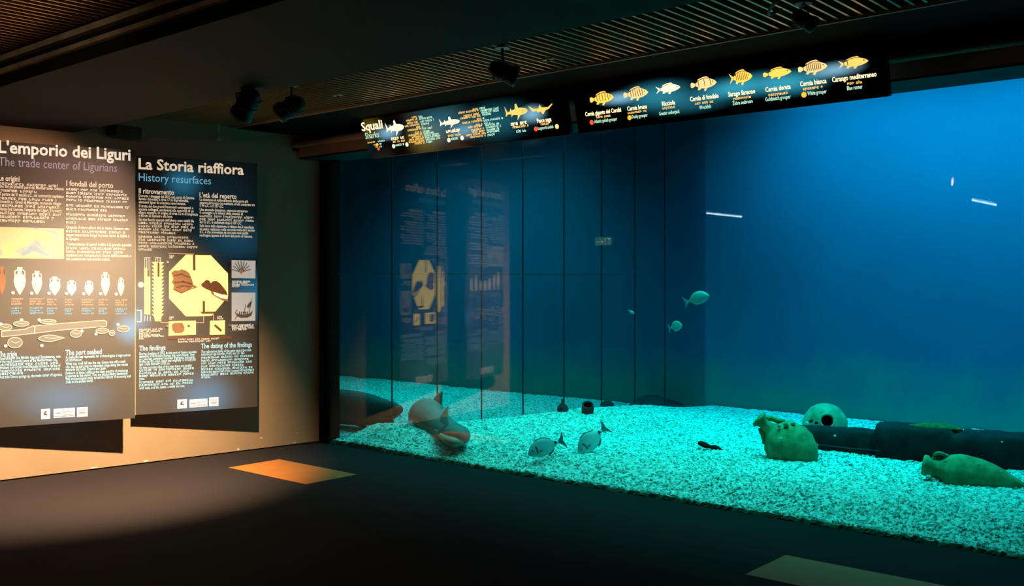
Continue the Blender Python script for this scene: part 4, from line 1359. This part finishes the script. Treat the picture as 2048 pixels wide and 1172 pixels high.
# ------------------------------------------------------------------ life and relics in the tank
def skin_mat(name, back, belly, rough=0.5, z0=0.0, z1=1.0, vary=0.25, scale=9, axis='Z'):
    """counter-shaded hide: darker back, paler belly, along the animal's own height"""
    m = bpy.data.materials.new(name)
    N, L = nodes_of(m)
    bs = N['Principled BSDF']
    bs.inputs['Roughness'].default_value = rough
    bs.inputs['Specular IOR Level'].default_value = 0.3
    tc = N.new('ShaderNodeTexCoord')
    sp = N.new('ShaderNodeSeparateXYZ')
    L.new(tc.outputs['Object'], sp.inputs[0])
    mr = N.new('ShaderNodeMapRange')
    mr.inputs['From Min'].default_value = z0
    mr.inputs['From Max'].default_value = z1
    L.new(sp.outputs[axis], mr.inputs['Value'])
    mx = N.new('ShaderNodeMix')
    mx.data_type = 'RGBA'
    mx.inputs['A'].default_value = (*belly, 1)
    mx.inputs['B'].default_value = (*back, 1)
    L.new(mr.outputs[0], mx.inputs['Factor'])
    nz = N.new('ShaderNodeTexNoise')
    nz.inputs['Scale'].default_value = scale
    nz.inputs['Detail'].default_value = 6
    L.new(tc.outputs['Object'], nz.inputs['Vector'])
    m2 = N.new('ShaderNodeMapRange')
    m2.inputs['To Min'].default_value = 1 - vary
    m2.inputs['To Max'].default_value = 1 + vary
    L.new(nz.outputs['Fac'], m2.inputs['Value'])
    ml = N.new('ShaderNodeVectorMath')
    ml.operation = 'SCALE'
    L.new(mx.outputs['Result'], ml.inputs[0])
    L.new(m2.outputs[0], ml.inputs['Scale'])
    L.new(ml.outputs[0], bs.inputs['Base Color'])
    return m


def rebase(o_list, root):
    """move meshes given in world space under an Empty at the thing's base"""
    for o in o_list:
        o.data.transform(Matrix.Translation(-Vector(root.location)))
        o.parent = root


def wmesh(name, vf, m, smooth=True):
    return mesh(name, vf[0], vf[1], m, None, smooth)


M['shark'] = skin_mat('nurse_shark_hide', (0.125, 0.17, 0.155), (0.17, 0.22, 0.195), 0.55, -0.02, 0.12, 0.2, 12)
M['shark_dark'] = skin_mat('dark_shark_hide', (0.055, 0.08, 0.072), (0.065, 0.09, 0.08), 0.6, 0.02, 0.16, 0.25, 10)
M['snout'] = mat('shark_snout_skin', (0.48, 0.41, 0.32), 0.6, vary=0.25, scale=14)
M['eye'] = mat('black_eye', (0.01, 0.01, 0.01), 0.15, vary=0.1, scale=5)

# nurse shark resting with its head turned to the front
r = empty('nurse_shark', (1.142, 0.4053, 0.1568))
tag(r, 'brown nurse shark resting on gravel, head turned towards the window', 'shark', 'sharks on the gravel')
sp_ = [(*(-0.2371, 1.857, -0.0352), 0.015, 0.03), (*(0.0934, 1.482, 0.0586), 0.06, 0.07), (*(0.3466, 1.172, 0.1417), 0.135, 0.13), (*(0.5995, 0.8884, 0.2149), 0.185, 0.182), (*(0.8556, 0.6867, 0.2339), 0.185, 0.175),
       (*(1.143, 0.5383, 0.2134), 0.135, 0.12), (*(1.405, 0.3942, 0.2030), 0.120, 0.098), (*(1.6, 0.2724, 0.2091), 0.122, 0.092), (*(1.704, 0.2297, 0.2066), 0.105, 0.085), (*(1.769, 0.2067, 0.1981), 0.06, 0.06), (*(1.793, 0.2010, 0.1924), 0.02, 0.025)]
parts = [wmesh('body', loft(sp_, 28, 8), M['shark'])]
parts.append(wmesh('snout', loft([(*(1.504, 0.1893, 0.1955), 0.03, 0.025), (*(1.594, 0.1879, 0.1822), 0.07, 0.05), (*(1.68, 0.1830, 0.1693), 0.085, 0.055), (*(1.742, 0.1834, 0.1624), 0.07, 0.045), (*(1.776, 0.1864, 0.1523), 0.03, 0.02)], 20, 6), M['snout']))
parts.append(wmesh('dorsal_fin', fin((0.7277, 0.8405, 0.3778), (1.038, 0.7123, 0.2283), (0.9177, 0.8063, 0.5006), 0.035, 0.12), M['shark']))
parts.append(wmesh('dorsal_fin', fin((1.458, 0.2028, 0.3216), (1.601, 0.2330, 0.2500), (1.499, 0.2910, 0.4535), 0.035, 0.1), M['shark']))
parts.append(wmesh('pectoral_fin', fin((0.8018, 0.5743, 0.2606), (0.9473, 0.5017, 0.1261), (0.7562, 0.3634, 0.1424), 0.035, 0.05), M['shark']))
parts.append(wmesh('pectoral_fin', fin((1.313, 0.2889, 0.2246), (1.44, 0.2663, 0.1936), (1.597, 0.2432, 0.1940), 0.025, 0.0), M['shark']))
for a, c_ in (((1.736, 0.1515, 0.1656), (1.715, 0.1601, 0.1043)), ((1.77, 0.1545, 0.1600), (1.753, 0.1661, 0.1077))):
    t = MB().tube([a, (Vector(a) + Vector(c_)) / 2 + Vector((0.004, 0, 0)), c_], [0.008, 0.006, 0.002], 8)
    parts.append(wmesh('barbel', (t.v, t.f), M['snout']))
for k_ in range(4):
    gx = k_ * 0.022
    a = Vector((1.461, 0.2450, 0.2258)) + Vector((0.757, 0.653, 0)) * gx + Vector((0, 0, -gx * 0.5))
    t = MB().tube([a + Vector((0, 0, 0.03)), a + Vector((0.01, -0.012, 0)), a + Vector((0.004, 0, -0.032))], [0.002, 0.004, 0.002], 6)
    parts.append(wmesh('gill_slit', (t.v, t.f), M['eye']))
ev = lathe([(0.0, -0.012), (0.009, -0.008), (0.012, 0), (0.009, 0.008), (0.0, 0.012)], 12)
eye = wmesh('eye', ([Vector(q) + Vector((1.625, 0.2144, 0.2500)) for q in ev[0]], ev[1]), M['eye'])
parts.append(eye)
rebase(parts, r)

# second shark beyond the glazed partition
r = empty('sand_shark', (-0.2104, 0.5600, 0.0978))
tag(r, 'large dark grey shark behind the glazed partition, snout pointing right', 'shark', 'sharks on the gravel')
sp_ = [(*(-2.119, 0.4991, 0.1002), 0.04, 0.05), (*(-1.432, 0.5634, 0.1745), 0.12, 0.13), (*(-0.8505, 0.6023, 0.2410), 0.165, 0.18), (*(-0.4063, 0.6551, 0.2509), 0.17, 0.186), (*(-0.0864, 0.6932, 0.2475), 0.155, 0.168),
       (*(0.1352, 0.7259, 0.2475), 0.115, 0.125), (*(0.2962, 0.7326, 0.2709), 0.075, 0.078), (*(0.3690, 0.7557, 0.2851), 0.035, 0.034)]
parts = [wmesh('body', loft(sp_, 28, 8), M['shark_dark'])]
parts.append(wmesh('dorsal_fin', fin((-0.5744, 0.6422, 0.3787), (-0.9324, 0.5977, 0.3173), (-0.8090, 0.6381, 0.5150), 0.03, 0.2), M['shark_dark']))
parts.append(wmesh('pectoral_fin', fin((0.3178, 0.6852, 0.1954), (0.2259, 0.6720, 0.1370), (0.4595, 0.5829, 0.0677), 0.03, 0.0), M['shark_dark']))
parts.append(wmesh('pectoral_fin', fin((-0.1308, 0.6285, 0.1293), (-0.2881, 0.6250, 0.0939), (0.0446, 0.6477, 0.0186), 0.03, 0.0), M['shark_dark']))
parts.append(wmesh('tail_fin', fin((-1.945, 0.5172, 0.1480), (-2.206, 0.4896, 0.0702), (-2.605, 0.4764, 0.3499), 0.03, 0.1), M['shark_dark']))
t = MB().tube([(0.3457, 0.7356, 0.2543), (0.3647, 0.7388, 0.2248), (0.3690, 0.7557, 0.1926)], [0.007, 0.005, 0.002], 8)
parts.append(wmesh('barbel', (t.v, t.f), M['shark_dark']))
t = MB().tube([(0.2781, 0.6114, 0.2098), (0.3362, 0.6614, 0.2251), (0.3753, 0.7083, 0.2442)], [0.004, 0.006, 0.003], 8)
parts.append(wmesh('mouth', (t.v, t.f), M['eye']))
parts.append(wmesh('eye', ([Vector(q) + Vector((0.2903, 0.6483, 0.3043)) for q in ev[0]], ev[1]), M['eye']))
rebase(parts, r)

# silver sea breams
M['bream'] = skin_mat('silver_bream_scales', (0.32, 0.31, 0.30), (0.72, 0.70, 0.66), 0.35, -0.05, 0.06, 0.12, 30)
M['bream_fin'] = mat('grey_fin', (0.16, 0.15, 0.14), 0.5, vary=0.3, scale=40)
M['bream_tail'] = mat('dark_tail_edge', (0.03, 0.03, 0.03), 0.5, vary=0.3, scale=40)
M['far_fish'] = mat('pale_far_fish', (0.34, 0.42, 0.40), 0.4, vary=0.2, scale=20)


def bream(nose, tail, label, hgt=0.21, m=None, cam=(7.869, -6.206, 1.6), side=1.0, name='sea_bream', cat='fish', turn=0.0):
    """nose and tail-root points in the world; the flank is seen from the hall"""
    m = m or M['bream']
    nose, tail = Vector(nose), Vector(tail)
    Lb = (nose - tail).length
    x = (nose - tail).normalized()
    mid = (nose + tail) / 2
    toc = (Vector(cam) - mid).normalized()
    y = (toc - x * toc.dot(x)).normalized() * side
    z = x.cross(y)
    if z.z < 0:
        y, z = -y, -z
    R_ = Matrix(((x.x, y.x, z.x, mid.x), (x.y, y.y, z.y, mid.y), (x.z, y.z, z.z, mid.z), (0, 0, 0, 1)))
    root = empty(name, mid)
    root.matrix_world = R_
    tag(root, label, cat, 'fish swimming in the tank')
    L2 = Lb / 2
    h = hgt * Lb
    prof = [(-L2, 0.10, 0.03), (-0.82 * L2, 0.22, 0.05), (-0.55 * L2, 0.62, 0.10), (-0.2 * L2, 0.93, 0.15), (0.12 * L2, 1.0, 0.17), (0.42 * L2, 0.90, 0.17), (0.68 * L2, 0.66, 0.15), (0.88 * L2, 0.36, 0.10), (L2, 0.10, 0.04)]
    zc = [0.0, 0.0, 0.03, 0.06, 0.07, 0.03, -0.06, -0.14, -0.2]
    v, f = loft([(px, 0, c_ * h, w_ * Lb * 0.62, hh * h) for (px, hh, w_), c_ in zip(prof, zc)], 20, 6)
    mesh('body', v, f, m, root, True)
    tl = -L2
    t = MB().prism([(tl + 0.02 * Lb, 0.10 * h), (tl - 0.10 * Lb, 0.45 * h), (tl - 0.20 * Lb, 1.0 * h), (tl - 0.15 * Lb, 0.3 * h), (tl - 0.12 * Lb, 0.0), (tl - 0.15 * Lb, -0.3 * h), (tl - 0.20 * Lb, -1.0 * h), (tl - 0.10 * Lb, -0.45 * h), (tl + 0.02 * Lb, -0.10 * h)], -0.006 * Lb, 0.006 * Lb)
    tf = t.build('tail_fin', M['bream_fin'] if m is M['bream'] else m, root)
    if m is M['bream']:
        q = MB()
        for s in (1, -1):
            q.prism([(tl - 0.20 * Lb, s * 1.0 * h), (tl - 0.15 * Lb, s * 0.3 * h), (tl - 0.12 * Lb, 0.0), (tl - 0.145 * Lb, 0.0), (tl - 0.175 * Lb, s * 0.3 * h)], -0.008 * Lb, 0.008 * Lb)
        q.build('tail_edge', M['bream_tail'], tf)
    d = MB().prism([(0.45 * L2, 0.90 * h), (0.3 * L2, 1.14 * h), (-0.1 * L2, 1.16 * h), (-0.5 * L2, 0.86 * h), (-0.62 * L2, 0.56 * h), (-0.3 * L2, 0.80 * h), (0.1 * L2, 0.98 * h)], -0.006 * Lb, 0.006 * Lb)
    d.build('dorsal_fin', M['bream_fin'] if m is M['bream'] else m, root)
    a = MB().prism([(-0.12 * L2, -0.84 * h), (-0.25 * L2, -1.06 * h), (-0.55 * L2, -0.74 * h), (-0.64 * L2, -0.42 * h), (-0.4 * L2, -0.62 * h)], -0.006 * Lb, 0.006 * Lb)
    a.build('anal_fin', M['bream_fin'] if m is M['bream'] else m, root)
    if m is M['bream']:
        for s in (1, -1):
            v, f = lathe([(0.0, 0.0), (0.016 * Lb, 0.002), (0.022 * Lb, 0.008 * Lb), (0.01 * Lb, 0.016 * Lb), (0, 0.018 * Lb)], 12)
            R2 = Matrix.Rotation(-s * math.pi / 2, 3, 'X')
            mesh('eye', [R2 @ Vector(q) + Vector((0.74 * L2, s * 0.078 * Lb, 0.05 * h)) for q in v], f, M['eye'], root, True)
            v, f = fin((0.40 * L2, s * 0.10 * Lb, -0.05 * h), (0.36 * L2, s * 0.105 * Lb, -0.35 * h), (0.12 * L2, s * 0.12 * Lb, -0.30 * h), 0.006, 0.1)
            mesh('pectoral_fin', v, f, M['bream_fin'], root, True)
        t = MB()
        t.tube([(0.50 * L2, 0.098 * Lb, 0.45 * h), (0.46 * L2, 0.108 * Lb, 0.1 * h), (0.50 * L2, 0.10 * Lb, -0.4 * h)], 0.004, 6)
        t.build('gill_line', M['bream_tail'], root)
        t = MB().tube([(-0.80 * L2, 0.035 * Lb, 0.06 * h), (-0.74 * L2, 0.045 * Lb, 0.1 * h)], [0.012, 0.016], 8)
        t.build('tail_spot', M['bream_tail'], root)
    return root


bream((2.551, 0.1681, 0.1538), (2.671, 0.4296, 0.2307), 'silver sea bream nosing along gravel, the lower left of two', 0.25)
bream((2.812, 0.5246, 0.1406), (2.893, 0.7528, 0.3134), 'silver sea bream tilted head down, right of its twin', 0.26)
bream((3.048, 2.312, 1.464), (2.816, 2.31, 1.398), 'pale fish swimming high in mid-water near the dark corner', 0.26, M['far_fish'])
bream((2.536, 2.663, 1.147), (2.393, 2.672, 1.111), 'small faint fish swimming below the pale mid-water fish', 0.36, M['far_fish'])
bream((2.053, 2.511, 1.253), (1.998, 2.49, 1.29), 'tiny pale fish far out in the dark blue water', 0.22, M['far_fish'])

# amphorae
M['clay'] = mat('algae_covered_clay', (0.36, 0.36, 0.17), 0.9, bump=0.5, scale=14, color2=(0.17, 0.21, 0.08), spec=0.15)
M['clay_pale'] = mat('pale_crusted_clay', (0.46, 0.46, 0.30), 0.9, bump=0.5, scale=12, color2=(0.22, 0.25, 0.13), spec=0.15)
M['clay_dark'] = mat('dark_pot_clay', (0.05, 0.055, 0.06), 0.9, bump=0.4, scale=14, color2=(0.03, 0.035, 0.04), spec=0.15)
M['inside'] = mat('dark_pot_inside', (0.012, 0.018, 0.014), 0.95, vary=0.2, scale=8, spec=0.1)
M['crust'] = mat('white_shell_crust', (0.72, 0.70, 0.60), 0.9, vary=0.3, scale=40, bump=0.4)


def placed(vf, R_):
    return [R_ @ Vector(q) for q in vf[0]], vf[1]


def lump(c, r, seed, sq=0.6):
    v, f = [], []
    n1, n2 = 7, 10
    for i in range(n1):
        th = math.pi * i / (n1 - 1)
        for k in range(n2):
            ph = 2 * math.pi * k / n2
            d = 1 + 0.35 * noise.noise(Vector((math.sin(th) * math.cos(ph) * 1.6 + seed, math.sin(th) * math.sin(ph) * 1.6, math.cos(th) * 1.6)))
            v.append((c[0] + r * d * math.sin(th) * math.cos(ph), c[1] + r * d * math.sin(th) * math.sin(ph), c[2] + r * sq * d * math.cos(th)))
    for i in range(n1 - 1):
        for k in range(n2):
            f.append((i * n2 + k, (i + 1) * n2 + k, (i + 1) * n2 + (k + 1) % n2, i * n2 + (k + 1) % n2))
    return v, f


# leaning, half-buried amphora with its neck in the air
base = Vector((4.243, 1.495, 0.2499))
ax = (Vector((4.043, 1.401, 0.4403)) - Vector((4.234, 1.487, 0.2623))).normalized()
r = empty('leaning_amphora', base)
tag(r, 'green leaning amphora half buried in gravel, its neck in the air', 'amphora', 'amphorae on the tank floor')
R_ = frame_matrix((base.x, base.y, base.z), ax, (0, 0, 1))
prof = [(0.02, -0.27), (0.10, -0.24), (0.155, -0.18), (0.188, -0.09), (0.196, -0.01), (0.186, 0.05), (0.162, 0.10), (0.122, 0.14), (0.074, 0.168), (0.054, 0.19), (0.047, 0.24), (0.051, 0.275), (0.066, 0.285), (0.066, 0.312), (0.054, 0.318), (0.04, 0.312), (0.036, 0.25)]
parts = [wmesh('body', placed(lathe(prof, 36, 0.16, 1.0), R_), M['clay'])]
parts.append(wmesh('collar', placed(lathe([(0.055, 0.285), (0.072, 0.290), (0.072, 0.306), (0.056, 0.312)], 28, 0.1, 2.0), R_), M['clay']))
for s in (1, -1):
    pts = [R_ @ Vector(q) for q in ((0.045, 0.01, 0.255), (0.072, 0.02, 0.235), (0.09, 0.02, 0.19), (0.12, 0.02, 0.13))] if s == 1 else [R_ @ Vector(q) for q in ((-0.045, 0.0, 0.24), (-0.062, 0.0, 0.22), (-0.08, 0.0, 0.18), (-0.12, 0.0, 0.13))]
    t = MB().tube(catmull([tuple(q) for q in pts], 5), 0.024, 10)
    parts.append(wmesh('handle', (t.v, t.f), M['clay']))
for k, (a, rr) in enumerate((((4.28, 1.289, 0.3200), 0.020), ((4.384, 1.378, 0.2390), 0.018), ((4.278, 1.393, 0.4259), 0.024), ((4.313, 1.449, 0.4312), 0.020), ((4.235, 1.355, 0.4136), 0.018))):
    parts.append(wmesh('shell_crust', lump(a, rr, k * 3.1, 0.8), M['clay_pale']))
rebase(parts, r)

# round jar with an open mouth turned to the window, behind the timber
c = Vector((4.003, 2.806, 0.2400))
toc = (Vector((7.869, -6.206, 1.6)) - c).normalized()
ax = (toc + Vector((0.10, 0.02, 0.20))).normalized()
r = empty('round_jar', (c.x, c.y, 0.13))
tag(r, 'pale round jar with open dark mouth behind the sunken timber', 'jar', 'amphorae on the tank floor')
R_ = frame_matrix(tuple(c), ax, (0, 0, 1))
prof = [(0.0, -0.2), (0.10, -0.18), (0.17, -0.12), (0.20, -0.03), (0.205, 0.03), (0.185, 0.10), (0.14, 0.155), (0.085, 0.185), (0.07, 0.20), (0.068, 0.215), (0.058, 0.22), (0.052, 0.21), (0.052, 0.17), (0.09, 0.1), (0.1, 0.0), (0.0, -0.05)]
parts = [wmesh('body', placed(lathe(prof[:12], 36, 0.05, 4.0), R_), M['clay_pale'])]
parts.append(wmesh('inside', placed(lathe(prof[11:], 28), R_), M['inside']))
parts.append(wmesh('rim', placed(lathe([(0.056, 0.205), (0.072, 0.208), (0.074, 0.22), (0.060, 0.226), (0.056, 0.218)], 28), R_), M['clay_pale']))
for k, a in enumerate(((3.967, 2.576, 0.2990), (3.939, 2.552, 0.2804), (4.026, 2.562, 0.2876))):
    parts.append(wmesh('shell_crust', lump(a, 0.018, 5 + k * 2.0, 0.8), M['inside'] if k != 1 else M['crust']))
rebase(parts, r)

# lying amphora at the front right
ax0, ax1 = Vector((5.378, 1.363, 0.2321)), Vector((6.057, 1.5, 0.1393))
ax = (ax1 - ax0).normalized()
Lh = (ax1 - ax0).length
r = empty('lying_amphora', ((ax0 + ax1) / 2).to_tuple()[:2] + (0.13,))
tag(r, 'long green amphora lying on its side in the front gravel', 'amphora', 'amphorae on the tank floor')
R_ = frame_matrix(tuple(ax0), ax, (0, 0, 1))
prof = [(0.050, 0.07), (0.060, 0.0), (0.078, 0.0), (0.082, 0.03), (0.066, 0.05), (0.060, 0.09), (0.062, 0.13), (0.085, 0.16), (0.122, 0.20), (0.142, 0.27), (0.146, 0.34), (0.138, 0.43), (0.116, 0.53), (0.085, 0.63), (0.05, 0.71), (0.03, 0.76), (0.028, 0.80), (0.01, 0.82)]
k = Lh / 0.80
parts = [wmesh('body', placed(lathe([(a * 0.95, z * k) for a, z in prof], 40, 0.05, 7.0), R_), M['clay'])]
parts.append(wmesh('inside', placed(lathe([(0.058, 0.012), (0.0, 0.014)], 24), R_), M['inside']))
for s in (1, -0.6):
    pts = [R_ @ Vector(q) for q in ((0.060 * s, 0, 0.075 * k), (0.098 * s, 0, 0.085 * k), (0.112 * s, 0, 0.12 * k), (0.10 * s, 0, 0.19 * k))]
    t = MB().tube(catmull([tuple(q) for q in pts], 5), 0.014, 10)
    parts.append(wmesh('handle', (t.v, t.f), M['clay']))
for i, a in enumerate(((5.618, 1.095, 0.3237), (5.814, 1.198, 0.3083), (5.948, 1.248, 0.2688))):
    parts.append(wmesh('shell_crust', lump(a, 0.012, 9 + i, 0.7), M['clay_pale']))
rebase(parts, r)

# sunken timbers
M['wood'] = mat('waterlogged_timber', (0.030, 0.032, 0.034), 0.9, bump=0.6, scale=9, color2=(0.016, 0.018, 0.022), spec=0.1)
M['moss'] = mat('green_algae_film', (0.10, 0.16, 0.05), 0.95, bump=0.5, scale=30, color2=(0.05, 0.08, 0.03), spec=0.1)


def timber(p0, p1_, w, h, seed, name, label, dents=()):
    """a squared, worn beam between two axis points, with grooves along the grain"""
    p0, p1_ = Vector(p0), Vector(p1_)
    t = (p1_ - p0).normalized()
    u = Vector((0, 0, 1))
    a = t.cross(u).normalized()
    n, seg = 46, 28
    v, f = [], []
    for i in range(n + 1):
        q = i / n
        c_ = p0.lerp(p1_, q)
        for k in range(seg):
            an = 2 * math.pi * k / seg
            ca, sa_ = math.cos(an), math.sin(an)
            e_ = 0.55
            x = math.copysign(abs(ca) ** e_, ca) * w / 2
            z = math.copysign(abs(sa_) ** e_, sa_) * h / 2
            d = 1 + 0.10 * noise.noise(Vector((q * 9 + seed, x * 7, z * 7))) + 0.05 * noise.noise(Vector((q * 30 + seed, x * 20, z * 20)))
            gr_ = -0.010 if (k % 5 == 2) else 0.0
            top = 1.0
            for (d0, d1, amt) in dents:
                if d0 < q < d1 and sa_ > 0.2:
                    top = amt
            v.append(c_ + a * x * (d + gr_ * 3) + u * z * d * top)
    for i in range(n):
        for k in range(seg):
            f.append((i * seg + k, i * seg + (k + 1) % seg, (i + 1) * seg + (k + 1) % seg, (i + 1) * seg + k))
    f.append(tuple(range(seg - 1, -1, -1)))
    f.append(tuple(range(n * seg, (n + 1) * seg)))
    root = empty(name, ((p0 + p1_) / 2))
    tag(root, label, 'timber', 'sunken timbers')
    body_ = wmesh('beam', (v, f), M['wood'])
    rebase([body_], root)
    return root


ta = timber((3.946, 2.096, 0.1876), (4.724, 2.173, 0.2127), 0.24, 0.26, 2.0, 'sunken_timber', 'thinner dark sunken timber behind the leaning amphora', ())
tb = timber((4.758, 2.137, 0.2421), (6.336, 2.44, 0.2654), 0.34, 0.33, 5.0, 'sunken_timber', 'thick dark sunken timber reaching the right edge', ((0.36, 0.40, 0.72), (0.40, 1.0, 0.86)))
t = wmesh('moss_patch', loft([(*(4.944, 2.177, 0.3735), 0.03, 0.02), (*(5.12, 2.197, 0.3966), 0.09, 0.035), (*(5.292, 2.214, 0.4032), 0.08, 0.03), (*(5.403, 2.23, 0.3960), 0.02, 0.01)], 14, 5), M['moss'])
rebase([t], tb)
for i, (a, rr) in enumerate((((5.726, 2.179, 0.3553), 0.012), ((5.753, 2.188, 0.3647), 0.010), ((5.717, 2.158, 0.3413), 0.008))):
    o = wmesh('shell_crust', lump(a, rr, 20 + i, 0.8), M['crust'])
    rebase([o], tb)
q = MB().tube([(4.33, 1.859, 0.2094), (4.616, 1.882, 0.2042), (4.879, 1.845, 0.2177)], 0.006, 6)
o = wmesh('grain_ridge', (q.v, q.f), M['clay_dark'])
rebase([o], ta)
for i, (a, rr) in enumerate((((4.314, 1.846, 0.2094), 0.010), ((4.344, 1.858, 0.2068), 0.009), ((4.46, 1.946, 0.2848), 0.012))):
    o = wmesh('shell_crust', lump(a, rr, 30 + i, 0.8), M['crust'])
    rebase([o], ta)

# dark pots out on the mound
r = empty('dark_pot', (1.24, 2.33, 0.17))
tag(r, 'small dark cone-shaped pot on the mound by the partition', 'pot', 'dark pots on the mound')
v, f = lathe([(0.03, -0.03), (0.055, 0.0), (0.065, 0.03), (0.05, 0.07), (0.02, 0.10), (0.014, 0.12), (0.018, 0.14), (0.01, 0.145)], 24, 0.12, 3.0)
mesh('body', v, f, M['clay_dark'], r, True)
mesh('crust', *lump((0.02, -0.045, 0.05), 0.018, 41, 0.8), M['inside'], r, True)
r = empty('dark_pot', (1.60, 2.30, 0.185))
tag(r, 'small dark pot with open mouth, right of the cone-shaped pot', 'pot', 'dark pots on the mound')
R_ = Matrix.Translation((0, 0, 0.05)) @ frame_matrix((0, 0, 0), (0.35, -0.45, 0.8), (1, 0, 0))
v, f = lathe([(0.02, -0.09), (0.05, -0.075), (0.066, -0.03), (0.066, 0.02), (0.058, 0.05), (0.062, 0.065), (0.05, 0.07), (0.046, 0.05)], 24, 0.08, 5.0)
mesh('body', [R_ @ Vector(q) for q in v], f, M['clay_dark'], r, True)
v, f = lathe([(0.047, 0.055), (0.04, 0.0), (0.0, -0.01)], 24)
mesh('inside', [R_ @ Vector(q) for q in v], f, M['inside'], r, True)

# rocks at the far side
M['rock'] = mat('dark_far_rock', (0.06, 0.09, 0.09), 0.95, bump=0.5, scale=6, color2=(0.03, 0.05, 0.055), spec=0.1)
for (c_, rr, sq, sd, lab) in (((0.62, 4.05, 0.02), 0.10, 0.7, 51, 'small dark rock beyond the partition, left of the larger one'), ((1.32, 4.02, 0.0), 0.36, 0.55, 57, 'low broad dark rock beyond the partition')):
    o = wmesh('dark_rock', lump((0, 0, 0), rr, sd, sq), M['rock'])
    o.location = c_
    tag(o, lab, 'rock', 'rocks beyond the partition')

# two-lobed sea cucumber
r = empty('sea_cucumber', (3.527, 1.484, 0.1392))
tag(r, 'small dark two-lobed sea cucumber lying on the open gravel', 'sea cucumber')
parts = [wmesh('body', loft([(*(3.457, 1.398, 0.1862), 0.012, 0.012), (*(3.482, 1.406, 0.1835), 0.026, 0.022), (*(3.52, 1.426, 0.1677), 0.030, 0.024), (*(3.558, 1.445, 0.1563), 0.014, 0.014)], 16, 5), M['inside']),
         wmesh('lobe', loft([(*(3.547, 1.448, 0.1503), 0.012, 0.012), (*(3.578, 1.462, 0.1520), 0.026, 0.024), (*(3.616, 1.482, 0.1406), 0.026, 0.018), (*(3.647, 1.495, 0.1293), 0.008, 0.006)], 16, 5), M['inside'])]
rebase(parts, r)
